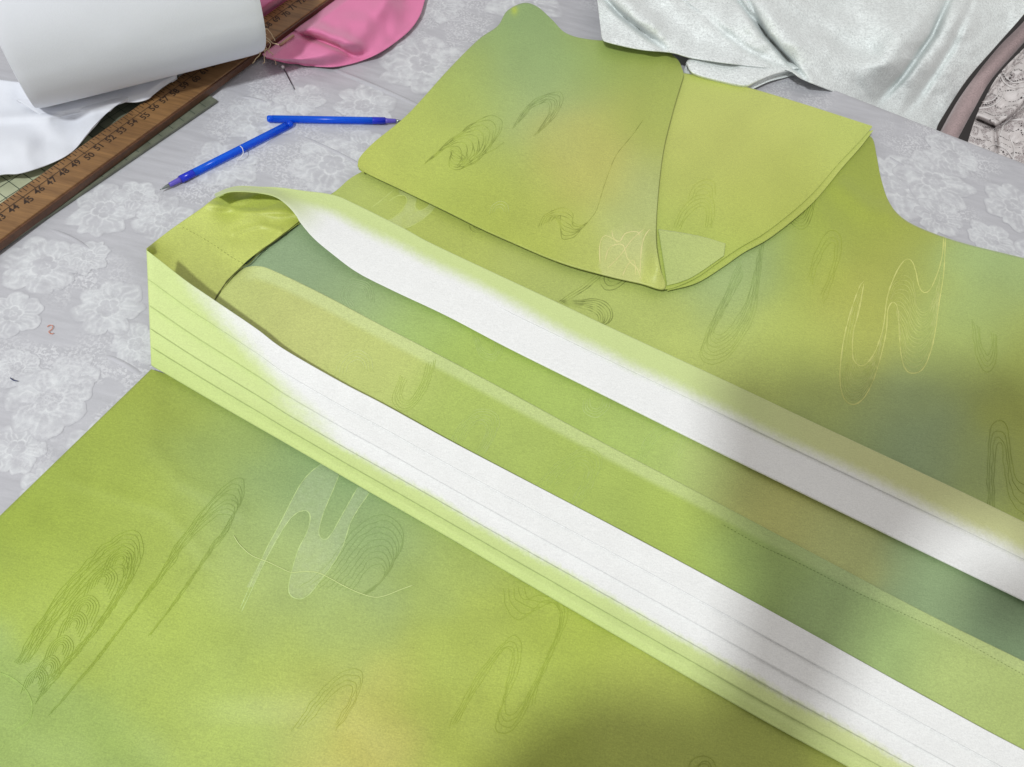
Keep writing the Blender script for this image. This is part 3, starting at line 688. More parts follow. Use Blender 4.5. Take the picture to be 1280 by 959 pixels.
m += nest([(1068, 440), (1072, 458), (1082, 460), (1092, 448), (1100, 430), (1106, 400)], [(1051, 470), (1054, 494), (1065, 504), (1078, 496), (1090, 476), (1100, 450)], 13, 1.2)
m += nest([(1080, 356), (1070, 400), (1064, 430)], [(1074, 362), (1060, 400), (1052, 450)], 4, .8)
motif(m, zU, pU, pale(dyeU, 0.4, (228, 228, 160)), 0.00042)
motif(fan([(925, 325), (905, 370), (888, 405), (878, 430), (876, 448), (890, 456), (912, 446), (930, 420), (945, 385), (955, 300)], [(930, 345), (908, 385), (898, 402), (893, 412), (894, 418), (900, 420), (908, 414), (920, 400), (935, 370), (948, 320)], 8, 1.2), zU, pU, dark(dyeU, 0.87), 0.0004)
motif(nest([(762, 336), (735, 360), (716, 372), (703, 380)], [(757, 335), (731, 355), (712, 368), (699, 378)], 3, .5) +
      nest([(700, 376), (720, 376), (745, 374), (760, 380), (766, 392), (762, 403), (750, 408)], [(708, 382), (722, 384), (736, 388), (746, 394), (748, 400), (746, 404), (742, 406)], 7, .6), zU, pU, dark(dyeU, 0.55), 0.0006)
motif(nest([(752, 340), (750, 352), (756, 362), (768, 362), (780, 354), (786, 348)], [(761, 345), (760, 350), (764, 353), (768, 352), (773, 350), (776, 346)], 3, .4), zU, pU, dark(dyeU, 0.55), 0.00055)
motif(nest([(586, 274), (588, 286), (598, 292), (610, 288), (618, 284)], [(594, 277), (596, 281), (601, 284), (606, 283), (609, 281)], 3, .4), zU, pU, dark(dyeU, 0.58), 0.00055)
motif(nest([(985, 268), (990, 280), (1002, 288), (1012, 278), (1020, 250), (1022, 236)], [(992, 262), (996, 268), (1002, 270), (1007, 262), (1012, 250), (1015, 244)], 5, .8), zU, pU, dark(dyeU, 0.6), 0.0004)
motif(nest([(1236, 640), (1234, 590), (1238, 540), (1248, 526), (1260, 534), (1264, 570), (1272, 600), (1290, 610)], [(1244, 650), (1243, 600), (1246, 560), (1250, 552), (1254, 560), (1257, 590), (1266, 630), (1290, 650)], 4, 1.5), zU, pU, dark(dyeU, 0.84), 0.0005)
motif(nest([(1010, 350), (1018, 320), (1035, 290), (1050, 296), (1048, 330), (1030, 380)], [(1016, 355), (1022, 330), (1036, 306), (1044, 308), (1040, 335), (1025, 370)], 3, 1.2), zU, pU, dark(dyeU, 0.91), 0.0004)
motif(nest([(1215, 400), (1220, 440), (1232, 465), (1245, 455), (1246, 420)], [(1224, 410), (1228, 432), (1234, 445), (1239, 438), (1240, 415)], 4, 1.2), zU, pU, dark(dyeU, 0.9), 0.0004)
# pale N under the sleeve's hem
fill_area('woven_motif', np.array([(463, 260), (485, 245), (497, 241), (508, 245), (509, 252), (502, 264), (492, 272), (481, 277), (500, 288), (512, 285), (528, 275), (540, 263), (545, 256), (552, 243), (530, 238), (520, 249), (519, 260), (523, 264), (530, 261), (541, 251), (536, 247), (519, 255), (500, 236), (490, 240)], float)[:12+0] if False else
          np.array([(484, 277), (492, 272), (502, 264), (509, 252), (508, 246), (500, 244), (498, 238), (521, 245), (519, 258), (524, 264), (532, 260), (541, 252), (547, 257), (540, 264), (528, 275), (512, 285), (502, 288)], float),
          zU, pale(dyeU, 0.35, (205, 214, 165)), pU, M_SILK)
motif([smooth([(463, 261), (475, 252), (486, 243), (492, 238)]), smooth([(486, 252), (497, 245), (506, 245), (509, 251), (503, 263), (493, 272), (481, 277)]),
       smooth([(522, 246), (519, 256), (521, 263), (526, 264), (534, 259), (541, 252)]), smooth([(547, 256), (540, 264), (528, 275), (514, 283), (502, 287)])], zU, pU, pale(dyeU, 0.5, (215, 228, 150)), 0.0009)

# on the sleeve
motif(nest([(530, 205), (558, 180), (590, 155), (615, 145), (627, 152), (625, 168), (612, 185), (595, 203), (575, 212), (564, 211), (560, 204), (565, 192)],
           [(538, 199), (556, 186), (572, 183), (577, 190), (575, 202), (572, 208), (572, 208), (574, 204), (580, 198), (577, 192), (570, 186), (562, 186)], 8, 1.2), zF1, pF1, dark(dyeF1, 0.66), 0.0005)
motif(nest([(625, 158), (622, 170), (612, 187)], [(574, 196), (578, 203), (572, 210)], 7, 1.) + [smooth([(575, 212), (595, 198), (618, 187), (630, 178)])], zF1, pF1, dark(dyeF1, 0.66), 0.0005)
motif(nest([(640, 162), (655, 138), (670, 124), (688, 116), (702, 116), (703, 128), (692, 148), (675, 165)], [(652, 150), (664, 136), (676, 130), (684, 128), (688, 134), (684, 145), (678, 155), (668, 170)], 6, 1.2), zF1, pF1, dark(dyeF1, 0.74), 0.0005)
motif(nest([(673, 284), (680, 270), (695, 262), (708, 261), (716, 268), (716, 278), (725, 282), (735, 278)], [(695, 274), (700, 268), (700, 272), (701, 285), (702, 298), (708, 300), (718, 296), (730, 284)], 8, .7) +
      [smooth([(735, 278), (746, 262), (756, 230), (770, 195), (790, 170), (804, 150)])], zF1, pF1, dark(dyeF1, 0.66), 0.00055)
motif(nest([(612, 268), (615, 258), (625, 252), (634, 256), (636, 266)], [(618, 266), (620, 261), (625, 259), (629, 262), (630, 266)], 3, .3), zF1, pF1, pale(dyeF1, 0.3), 0.0005)
motif([smooth(l) for l in ([(750, 330), (750, 306), (756, 295), (768, 300), (772, 304)], [(765, 288), (767, 298), (775, 302), (782, 292), (796, 290), (800, 296)], [(812, 287), (806, 296), (802, 312), (800, 345)],
       [(756, 328), (762, 310), (778, 306), (784, 322), (790, 330), (796, 335), (802, 350)], [(778, 345), (786, 330), (793, 326), (795, 345)], [(760, 335), (775, 320), (790, 300), (806, 286)])], zF1, pF1, pale(dyeF1, 0.8, (238, 226, 170)), 0.0008)
motif(nest([(842, 285), (852, 262), (868, 246), (886, 244), (893, 258), (890, 285)], [(850, 288), (860, 270), (872, 260), (880, 260), (883, 270), (882, 285)], 4, 1.), zF2, pF2, dark(dyeF2, 0.9), 0.0005)
motif(nest([(860, 250), (868, 232), (880, 226), (893, 228), (894, 245)], [(868, 250), (872, 240), (880, 236), (886, 240), (888, 248)], 3, .6), zF2, pF2, dark(dyeF2, 0.93), 0.0005)
motif(nest([(880, 302), (895, 303), (903, 308), (899, 316), (888, 326)], [(882, 308), (890, 308), (894, 312), (890, 320), (880, 330)], 4, .6), zF2, pF2, pale(dyeF2, 0.3), 0.0005)
# inside
motif(nest([(418, 470), (425, 450), (445, 438), (462, 446), (466, 465)], [(432, 468), (436, 456), (446, 450), (454, 455), (456, 464)], 4, .8), zI2, pI2, pale(dyeI2, 0.28), 0.0005)
motif(nest([(730, 480+20), (730, 515), (745, 522), (760, 512), (762, 502)], [(737, 498), (738, 508), (746, 512), (752, 506), (754, 498)], 4, .6), zI1, pI1, pale(dyeI1, 0.28), 0.0005)

motif(nest([(560, 560), (575, 530), (600, 512), (622, 520), (620, 545), (600, 575)], [(578, 555), (588, 538), (600, 530), (608, 536), (604, 550), (594, 566)], 7, 1.2), zI2, pI2, pale(dyeI2, 0.22), 0.0004)
motif(nest([(660, 620), (690, 585), (730, 560), (752, 572), (745, 600), (720, 640)], [(690, 615), (708, 592), (724, 582), (732, 590), (726, 605), (712, 628)], 7, 1.4), zI2, pI2, pale(dyeI2, 0.18), 0.0004)
motif(nest([(500, 470), (490, 500), (505, 515), (525, 500), (540, 470), (545, 450)], [(508, 475), (502, 494), (508, 502), (518, 494), (528, 474), (534, 455)], 5, 1.0), zI2, pI2, dark(dyeI2, 0.9), 0.0004)
motif(nest([(590, 420), (600, 445), (618, 452), (628, 440), (626, 424)], [(598, 422), (604, 436), (614, 441), (619, 434), (618, 426)], 5, .8), zI1, pI1, pale(dyeI1, 0.2), 0.0004)
motif(nest([(440, 395), (425, 372), (438, 350), (462, 356), (468, 378)], [(444, 385), (436, 370), (442, 360), (454, 362), (458, 374)], 5, .8), zI1, pI1, pale(dyeI1, 0.2), 0.0004)
motif(nest([(790, 590), (810, 545), (850, 520), (866, 535), (850, 575)], [(806, 580), (820, 552), (842, 538), (848, 546), (838, 568)], 6, 1.2), zI1, pI1, pale(dyeI1, 0.2), 0.0004)

# stitched seams
STI = lambda f, k=0.5: dark(f, k)
def dashes(pl, on=3.2, gap=2.4):
    p = np.asarray(pl, float); L = np.sum(np.linalg.norm(np.diff(p, axis=0), axis=1)); n = max(2, int(L/(on+gap)))
    q = resample(p, n*8); return [q[i*8:i*8+5] for i in range(n)]
ribbons('seam', [smooth([(267, 377), (283, 353), (300, 336), (312, 329), (326, 314), (345, 300), (376, 276)])], lambda x, y: zN(x, y) + 0.0002, 0.0009, lambda x, y: dyeN(x, y)*0.22, M_THREADW, robe)
ribbons('stitching', dashes(smooth([(228, 284), (262, 303), (290, 322), (310, 333)]), 3, 2), zN, 0.0005, lambda x, y: dyeN(x, y)*0.5, M_THREADW, pN)
D2 = smooth([(905, 657), (950, 682), (1000, 705), (1065, 738), (1130, 768), (1200, 800), (1290, 850)])
ribbons('stitching', dashes(D2, 3, 2), zI2, 0.0005, lambda x, y: dyeI2(x, y)*0.55, M_THREADW, pI2)
def band_line(panel, A, B, v, zf, k, x0, x1, wd=0.00036):
    a = resample(smooth(A), 1200); b = resample(smooth(B), 1200); p = a*(1-v) + b*v; u = np.linspace(0, 1, 1200)
    m = (p[:, 0] >= x0) & (p[:, 0] <= x1); p = p[m]; u = u[m]
    z = zf(p[:, 0], p[:, 1], u, np.full(len(u), v - 0.004)) + 0.0001
    zi = lambda x, y: np.interp(x, p[:, 0], z)
    c = (dB2 if zf is zB2 else dB1)(p[:, 0], p[:, 1], u, np.full(len(u), v))
    ci = lambda x, y: np.stack([np.interp(x, p[:, 0], c[:, i]) for i in range(3)], -1)*k
    ribbons('pleat_edge', [p], zi, wd, ci, M_THREADW, panel, lift=0.0, thickness=0.00004)
Bx2 = B2bot + [(1450, 1180)]
for v_, k_, x0, x1 in ((0.25, 0.83, 186, 1300), (0.48, 0.83, 186, 1300), (0.68, 0.68, 188, 1300), (0.84, 0.70, 190, 1300)):
    band_line(pB2, B2top, Bx2, v_, zB2, k_, x0, x1)
band_line(pB1, A1, Bb1, 0.47, zB1, 0.78, 620, 1300)

# ------------------------------------------------------------------ ruler, roll, cloths
zt = 0.0085
r0 = P(19, 241, zt); r1 = P(161, 140.4, zt); ex = r1 - r0; ex[2] = 0; ex /= np.linalg.norm(ex); ey = np.array([-ex[1], ex[0], 0.])
rang = math.atan2(ex[1], ex[0])
M_RULER = wood_mat('varnished_ruler_wood', (0.15, 0.075, 0.028), (0.29, 0.155, 0.058), rang)
M_REDGE = wood_mat('shaded_ruler_side', (0.06, 0.025, 0.012), (0.12, 0.05, 0.022), rang)  # shade of the ruler's lower side painted in as darker wood
M_INK = simple('dark_printed_ink', (0.035, 0.018, 0.01), 0.6)
RW = 0.0235
rl = root('wooden_ruler', tuple(r0 - [0, 0, zt]), 'old varnished wooden ruler with black numbers, running diagonally under the white roll', 'ruler')
def ruler_pt(s, t, z): return r0 + ex*s - ey*t + np.array([0, 0, z - zt])   # s: metres from the 45 mark, t: from the upper edge
box('body', ruler_pt(-0.02, RW/2, (zt+0.0022)/2), ex, ey, (0, 0, 1), 1.0, RW, zt-0.0022, M_RULER, rl, 0.0007)
box('shaded_side', ruler_pt(-0.02, RW+0.0004, (zt+0.0014)/2), ex, ey, (0, 0, 1), 1.0, 0.0022, zt-0.0030, M_REDGE, rl, 0.0005)  # added strip along the lower side, its dark colour stands for shade
CM = 0.01026
def flat(name, polys, z, mat, parent, h=0.00018):
    vs = []; fs = []
    for q in polys:
        b_ = len(vs)
        for (s, t) in q: vs.append(ruler_pt(s, t, z + h))
        fs.append(tuple(range(b_, b_+len(q))))
    return mesh(name, vs, fs, mat, parent, smooth=False)
tick = []
lw = 0.00055
for k in range(4, 360):
    c_ = k/4.0; s = (c_-45)*CM
    if s > 0.46 or s < -0.5: continue
    if c_ < 38 and k % 4: continue
    L = 0.0070 if k % 4 == 0 else (0.0050 if k % 2 == 0 else 0.0030)
    if k % 20 == 0: L = 0.0100
    o = mesh('tick_mark', [ruler_pt(s+a*lw/2, t, zt+0.00015) for a, t in ((-1, 0.0008), (1, 0.0008), (1, L), (-1, L))], [(0, 1, 2, 3)], M_INK, rl, smooth=False)
flat('scale_line', [[(-0.45, 0.0068), (0.46, 0.0068), (0.46, 0.0073), (-0.45, 0.0073)]], zt, M_INK, rl, 0.0002)
for c_ in range(8, 90):
    s = (c_-45)*CM
    if not -0.4 < s < 0.44: continue
    text('numeral', str(c_), 0.0070, M_INK, rl, ruler_pt(s, 0.0118 if c_ % 5 == 0 else 0.0102, zt + 0.0001), rang, offset=0.00012)

# gridded sheet under the ruler
M_MAT = simple('olive_grid_sheet', (0.15, 0.165, 0.12), 0.35, var=0.25, vs=90)
M_GRIDL = simple('grid_ink', (0.04, 0.06, 0.04), 0.5)
M_MATP = simple('pale_grid_sheet', (0.46, 0.49, 0.33), 0.4, var=0.15, vs=60)
gm = root('gridded_quilting_ruler', tuple(P(120, 190, 0)), 'olive translucent quilting ruler with a printed grid, lying under the wooden ruler', 'quilting ruler')
def matpt(s, t, z): 
    p = ruler_pt(s, t, z); return p
# slab in ruler coordinates: its long edge shows 7 mm below the ruler
g0 = P(10, 306, 0.001); g1 = P(215, 164, 0.001); g2 = P(272, 127, 0.001)
gx = g2 - g0; gx /= np.linalg.norm(gx); gy = np.array([-gx[1], gx[0], 0.])
def gp(s, t, z): return g2 + gx*s + gy*t + np.array([0, 0, z-0.001])
def slab(name, poly, z0, z1, mat, parent):
    vs = [gp(s, t, z1) for s, t in poly] + [gp(s, t, z0) for s, t in poly]; n = len(poly)
    fs = [tuple(range(n)), tuple(range(2*n-1, n-1, -1))] + [(i, n+i, n+(i+1) % n, (i+1) % n) for i in range(n)]
    return mesh(name, vs, fs, mat, parent, smooth=False)
slab('plate', [(0, 0), (0, 0.115), (-0.36, 0.115), (-0.36, 0)], 0.0002, 0.0018, M_MAT, gm)
slab('pale_panel', [(-0.085, 0.030), (-0.085, 0.10), (-0.27, 0.10), (-0.27, 0.030)], 0.0016, 0.00195, M_MATP, gm)
gl = []
for i in range(1, 34): gl.append([(-i*0.0105, 0.001), (-i*0.0105, 0.114), (-i*0.0105-0.0005, 0.114), (-i*0.0105-0.0005, 0.001)])
for j in range(1, 11): gl.append([(-0.001, j*0.0105), (-0.001, j*0.0105+0.0005), (-0.359, j*0.0105+0.0005), (-0.359, j*0.0105)])
for i, q in enumerate(gl):
    vs = [gp(s, t, 0.0021 + (0.00004 if i < 33 else 0)) for s, t in q]
    mesh('grid_line', vs, [(0, 1, 2, 3)], M_GRIDL, gm, smooth=False)
for i in range(8, 26):
    for j in (2, 4, 6, 8):
        if (i + j) % 3: continue
        text('numeral', str((i*3 + j) % 30 + 1), 0.0042, M_GRIDL, gm, gp(-i*0.0105 + 0.004, j*0.0105 + 0.004, 0.0021), math.atan2(gx[1], gx[0]), 0.00003)

# pink cloth (the ruler lies over it)
pk = [(540, -60), (535, -20), (529, 8), (522, 25), (508, 42), (480, 63), (455, 75), (430, 82), (410, 84), (385, 82), (355, 77), (332, 72)]
def zPk(x, y, u, v):
    dcr = polydist(x, y, [(372, 40), (400, 48), (425, 58), (446, 70)]); d1 = dcr[0]*dcr[1]
    fold = 0.008*np.exp(-((d1+9)/8)**2) - 0.008*np.exp(-((d1-3)/3.5)**2)*sstep(450, 435, x)
    rim = sstep(0, 0.25, 1-v)
    r_ = 0.004 + 0.012*rim + fold*rim + 0.0045*vnoise(x, y, 34, 2) + 0.0015*vnoise(x, y, 13, 6) + 0.002*np.exp(-(polydist(x, y, [(440, 62), (470, 20), (500, -20)])[0]/10)**2)
    # pressed down under the ruler
    q = P(x, y, 0.006) - r0; t = -(q @ ey); k = sstep(-0.012, -0.001, t)*(1 - sstep(RW+0.001, RW+0.012, t))
    return r_*(1-k) + 0.0018*k
pkA = [(300, -60), (318, -50), (315, -30), (314, 0), (313, 20), (314, 35), (316, 48), (318, 55), (322, 60), (326, 66)]
po = sheet('pink_cloth', [(360, -60), (350, -60), (340, -50), (330, -20), (322, 0), (316, 20), (315, 35), (316, 50), (322, 62), (331, 71)], pk, zPk, 160, 120, lambda x, y, u, v: np.ones(x.shape+(3,)), M_PINK, None, thick=0.0006, rims='AB')
tag(po, 'crumpled bubblegum pink cloth pinned under the far end of the wooden ruler', 'cloth')

# white roll: cylinder tangent to the sight plane of its lower outline
sa = P(45, 137, 0) - [0, 0, H]; sb = P(328, 67, 0) - [0, 0, H]
pn = np.cross(sa, sb); pn /= np.linalg.norm(pn); pn = pn if pn[2] > 0 else -pn
ax = np.cross(pn, [0, 0, 1.]); ax /= np.linalg.norm(ax); ax = ax if ax[0] > 0 else -ax
RR = 0.058; zb = 0.0092
cr = np.cross([0, 0, 1.], ax)
# centre c = cam + a*cr + (zb+RR-H) z ; pn.(c-cam) = RR
a_ = (RR - pn[2]*(zb+RR-H)) / (pn @ cr)
c0 = np.array([0, 0, H]) + a_*cr + np.array([0, 0, zb+RR-H])
def axis_at(px, py):    # axis station whose ring passes the sight ray
    ray = P(px, py, 0) - [0, 0, H]
    # tangent line = points c + s ax - ... tangent point offset pn*-RR... solve c0 + s ax - pn*RR on ray
    A_ = np.stack([ax, -ray], -1); b_ = -(c0 - np.array([0, 0, H]) - pn*RR)
    s = np.linalg.lstsq(A_, b_, rcond=None)[0]; return s[0]
s0 = axis_at(45, 137); s1 = axis_at(328, 67)
roll = root('fabric_roll', tuple(c0 + ax*s0 - [0, 0, RR]), 'thick roll of plain white fabric lying across the wooden ruler', 'fabric roll')
def roll_mesh():
    ns, nt_ = 60, 96; vs = []; fs = []
    q = np.cross(ax, [0, 0, 1.])
    for i in range(ns):
        s = s0 + (s1-s0)*i/(ns-1)
        for k in range(nt_):
            a = 2*math.pi*k/nt_
            r_ = RR*(1 + 0.010*float(vnoise(s*9, k/11., 1)) + 0.006*float(vnoise(s*28, k/6., 1, 4)))
            r_ *= 1 - 0.02*math.exp(-i/1.0) - 0.02*math.exp(-(ns-1-i)/1.0)
            vs.append(c0 + ax*s + r_*(math.cos(a)*q + math.sin(a)*np.array([0, 0, 1.])))
    for i in range(ns-1):
        for k in range(nt_): k2 = (k+1) % nt_; fs.append((i*nt_+k, i*nt_+k2, (i+1)*nt_+k2, (i+1)*nt_+k)[::-1])
    mesh('wound_fabric', np.array(vs), fs, M_BOLT, roll)
    # ends: spiral edges of the wound layers
    for nm, s, sg in (('roll_end', s0, -1), ('roll_end', s1, 1)):
        vs = []; fs = []; nr = 26
        for i in range(nr):
            rr = RR*(0.975 - 0.82*i/(nr-1)); dz = (0.0012 if i % 2 else 0.0) 
            for k in range(nt_):
                a = 2*math.pi*k/nt_; vs.append(c0 + ax*(s + sg*(dz - 0.0006)) + rr*(math.cos(a)*q + math.sin(a)*np.array([0, 0, 1.])))
        for i in range(nr-1):
            for k in range(nt_): k2 = (k+1) % nt_; fs.append((i*nt_+k, i*nt_+k2, (i+1)*nt_+k2, (i+1)*nt_+k))
        mesh(nm, np.array(vs), fs, M_BOLT, roll)
roll_mesh()
# loose end of the roll lying under it
def zs1(x, y, u, v): return 0.0102 + 0.0035*vnoise(x, y, 30, 2) + 0.0005*vnoise(x, y, 14, 5) + 0.003*np.exp(-(polydist(x, y, [(0, 148), (60, 145), (150, 128), (220, 100)])[0]/6)**2) + 0.003*sstep(0.3, 0, v)
def mono(c): return lambda x, y, u, v: np.ones(x.shape+(3,))*np.array(c)
sheet('loose_end', [(-90, 60), (-40, 90), (0, 100), (60, 105), (120, 100), (180, 90), (222, 92)], [(-90, 245), (-40, 232), (0, 219), (25, 217), (60, 206), (90, 190), (107, 170), (122, 152), (137, 134)],
      zs1, 140, 70, mono(1), M_BOLT, roll, thick=0.0006)
sheet('loose_end', [(20, 125), (60, 125), (120, 110), (180, 92), (222, 80)], [(60, 150), (100, 141), (135, 133), (150, 128), (170, 128), (185, 124), (192, 118), (205, 108), (221, 98)],
      lambda x, y, u, v: 0.0138 + 0.001*vnoise(x, y, 14, 2) - 0.002*sstep(0.7, 1, v), 90, 40, mono(1), M_BOLT, roll, thick=0.0006)
M_FRAY = simple('raw_thread', (0.55, 0.42, 0.26), 0.8)
fc = P(324, 62, 0.02)
for i in range(22):
    st = c0 + ax*(s1+0.0005) - pn*RR*0.98 + np.array([random.uniform(-.002, .002), random.uniform(-.002, .004), random.uniform(0, .022)])
    pts = [st]; dcur = np.array([random.uniform(0.0, 1.0), random.uniform(-1.0, 0.5), random.uniform(-.9, .3)])
    for j in range(7):
        dcur = dcur*0.7 + 0.5*np.array([random.uniform(-1, 1), random.uniform(-1, .8), random.uniform(-.9, .5)])
        nxt = pts[-1] + dcur*0.0026; nxt[2] = max(nxt[2], 0.0098); pts.append(nxt)
    tube('frayed_thread', smooth(pts, 4), 0.00032, M_FRAY, roll, 5)

# small light stick against the ruler
M_STICK = simple('pale_wood', (0.50, 0.32, 0.22), 0.6)
ms = tube('wooden_stick', [P(350, 57, 0.0145), P(358, 51, 0.0148), P(367, 45, 0.015)], 0.0011, M_STICK, None, 8)
tag(ms, 'short pale wooden stick on the pink cloth beside the ruler', 'stick')

# pin
M_PINM = simple('dark_steel', (0.10, 0.10, 0.11), 0.3, 0.9)
M_PEARL = simple('white_pearl', (0.85, 0.84, 0.82), 0.2)
pr = root('sewing_pin', tuple(P(355, 86, 0)), 'thin steel sewing pin with a white head, on grey cloth beside the pink cloth', 'pin')
tube('shaft', [P(355, 87, 0.0012), P(368, 112, 0.0006)], 0.0004, M_PINM, pr, 8)
def ball(name, c, r, mat, parent, n=12):
    vs = []; fs = []
    for i in range(n+1):
        th = math.pi*i/n
        for k in range(n*2):
            a = math.pi*k/n; vs.append(np.array(c) + r*np.array([math.sin(th)*math.cos(a), math.sin(th)*math.sin(a), math.cos(th)]))
    for i in range(n):
        for k in range(n*2): k2 = (k+1) % (n*2); fs.append((i*2*n+k, (i+1)*2*n+k, (i+1)*2*n+k2, i*2*n+k2))
    return mesh(name, np.array(vs), fs, mat, parent)
ball('head', P(353.5, 84, 0.0014), 0.0013, M_PEARL, pr)

# blue pen refills
def refill_mat(name, c, tr):
    m, nt, b = newmat(name); b.inputs['Base Color'].default_value = (*c, 1); b.inputs['Roughness'].default_value = 0.25
    t = nt.nodes.new('ShaderNodeBsdfTransparent'); t.inputs[0].default_value = (0.16, 0.50, 1.0, 1)
    mx = nt.nodes.new('ShaderNodeMixShader'); mx.inputs[0].default_value = tr
    pos = geopos(nt); n = noise(nt, pos, 300, 2); b.inputs['Specular IOR Level'].default_value = 0.5
    nt.links.new(mixc(nt, n.outputs[0], tuple(x*0.8 for x in c), c), b.inputs['Base Color'])
    nt.links.new(b.outputs[0], mx.inputs[1]); nt.links.new(t.outputs[0], mx.inputs[2])
    nt.links.new(mx.outputs[0], nt.nodes['Material Output'].inputs['Surface']); return m
M_BLUE = refill_mat('translucent_blue_plastic', (0.006, 0.14, 0.95), 0.55)
M_BLUED = refill_mat('deep_blue_ink', (0.012, 0.03, 0.62), 0.08)
M_VIOLET = refill_mat('violet_plastic', (0.16, 0.12, 0.62), 0.15)
M_TIP = simple('refill_metal', (0.30, 0.34, 0.33), 0.3, 0.9)
M_CLEARP = refill_mat('milky_plug', (0.45, 0.55, 0.85), 0.3)
def refill(a, b, label, z=0.0029):
    A_ = P(*a, z); B_ = P(*b, z); r_ = 0.0026
    rt = root('pen_refill', tuple(P(*a, 0)), label, 'pen refill', 'blue pen refills on the tablecloth')
    L = B_ - A_; ln = np.linalg.norm(L); dd = L/ln
    at = lambda t: A_ + L*t
    tube('ink_tube', [at(0.04), at(0.5), at(0.76)], r_, M_BLUE, rt, 20)
    tube('ink_end', [at(0.76), at(0.765), at(0.855)], r_, M_BLUED, rt, 20, radii=[r_*0.99, r_*1.02, r_*1.02])
    tube('plug', [at(0.0), at(0.01), at(0.04)], r_, M_BLUE, rt, 20, radii=[r_*0.75, r_*0.95, r_*0.97])
    lo_ = np.array([0, 0, r_*0.4])
    tube('collar', [at(0.855), at(0.87), at(0.93), at(0.935)], r_, M_VIOLET, rt, 16, radii=[r_*0.9, r_*0.72, r_*0.62, r_*0.5])
    tube('tip', [at(0.93), at(0.955), at(0.985), at(1.0)], r_, M_TIP, rt, 12, radii=[r_*0.48, r_*0.42, r_*0.2, r_*0.1])
    return rt
refill((365, 154), (200, 238), 'blue pen refill lying slantwise with its metal point on bare cloth')
refill((334, 149), (506, 152), 'blue pen refill lying level, its point touching the green sleeve')
M_GLUE = simple('white_thread', (0.75, 0.75, 0.78), 0.7)
tag(tube('loose_thread', smooth([P(300, 183, 0.006), P(303, 186, 0.0062), P(304, 192, 0.0055), P(301, 197, 0.004), P(296, 201, 0.001)], 5), 0.0003, M_GLUE, None, 5), 'tiny white thread curled over the slanting blue refill', 'thread')
M_THR = simple('yellow_green_thread', (0.62, 0.72, 0.30), 0.7)
pth = smooth([(292, 670), (300, 682), (315, 695), (335, 703), (352, 711), (364, 716), (380, 715), (396, 716), (410, 722), (430, 733), (450, 742), (468, 747), (482, 745), (500, 738), (516, 732)], 5)
zz = zA(pth[:, 0], pth[:, 1]) + 0.0006
tag(tube('loose_thread', P(pth[:, 0], pth[:, 1], zz - 0.0002), 0.00023, M_THR, None, 6), 'long pale yellow thread lying wavy across the lower left green panel', 'thread')
M_OR = simple('orange_thread', (0.65, 0.20, 0.10), 0.7)
pth = smooth([(59, 409), (62, 407), (66, 408), (65, 412), (61, 415), (64, 418), (67, 417)], 5)
tag(tube('loose_thread', P(pth[:, 0], pth[:, 1], 0.0003), 0.00022, M_OR, None, 6), 'tiny curled orange thread on the grey tablecloth at the left', 'thread')
M_DK = simple('navy_thread', (0.04, 0.05, 0.12), 0.7)
pth = smooth([(13, 473), (17, 476), (22, 477)], 5)
tag(tube('loose_thread', P(pth[:, 0], pth[:, 1], 0.0003), 0.00035, M_DK, None, 6), 'tiny dark thread end on the grey tablecloth, left of the robe', 'thread')

# ------------------------------------------------------------------ white shimmering fabric beyond the robe
def zW(x, y, u, v):
    z = 0.016 + 0.012*sstep(80, -40, y) + 0.009*vnoise(x, y, 70, 2) + 0.0045*vnoise(x, y, 30, 7)*sstep(70, 20, np.abs(y-20)) + 0.0014*vnoise(x, y, 16, 4) + 0.0006*vnoise(x, y, 9, 3)
    def fold(pl, w1, w2, h, dpt):
        d, s, t = polydist(x, y, pl); sd = d*s; tp = np.sin(np.clip(t, 0.0, 1)*math.pi*0.85 + 0.25)
        return tp*(h*np.exp(-((sd-w1*1.1)/w1)**2) - dpt*np.exp(-(sd/w2)**2))
    z = z + fold([(748, -10), (775, 18), (805, 42), (832, 62)], -14, 4, 0.010, 0.012)
    z = z + fold([(915, -10), (932, 12), (958, 45), (985, 75), (1006, 98)], -16, 3.5, 0.013, 0.016)
    z = z + fold([(930, -10), (945, 20), (958, 45)], 10, 3, 0.005, 0.009)
    z = z + fold([(1195, -20), (1165, 45), (1130, 95), (1096, 130)], 22, 4.5, 0.018, 0.018)
    z = z + fold([(1225, -20), (1190, 60), (1150, 120), (1128, 145)], 12, 5, 0.006, 0.006)
    z = z + fold([(880, 20), (930, 60), (985, 88)], -18, 5, 0.006, 0.004) + fold([(1010, 20), (1060, 60), (1120, 70)], 20, 9, 0.008, 0.003)
    z = z - 0.05*sstep(985, 1120, x)*sstep(20, 150, y) - 0.02*sstep(1040, 1200, x)
    return z
wf = sheet('shimmering_white_fabric', [(746, -70), (800, -75), (900, -80), (1050, -80), (1200, -80), (1330, -75)],
           [(744, -20), (748, 10), (751, 36), (753, 48), (760, 53), (800, 62), (840, 66), (862, 72), (900, 78), (950, 84), (985, 88), (1005, 100), (1050, 118), (1100, 142), (1140, 158), (1167, 166), (1175, 152), (1208, 101), (1245, 58), (1281, 17), (1330, -45)],
           zW, 330, 150, mono(1), M_WHITE, None, thick=0.0008)
tag(wf, 'crumpled silvery white fabric draped over the far edge of the table', 'fabric')
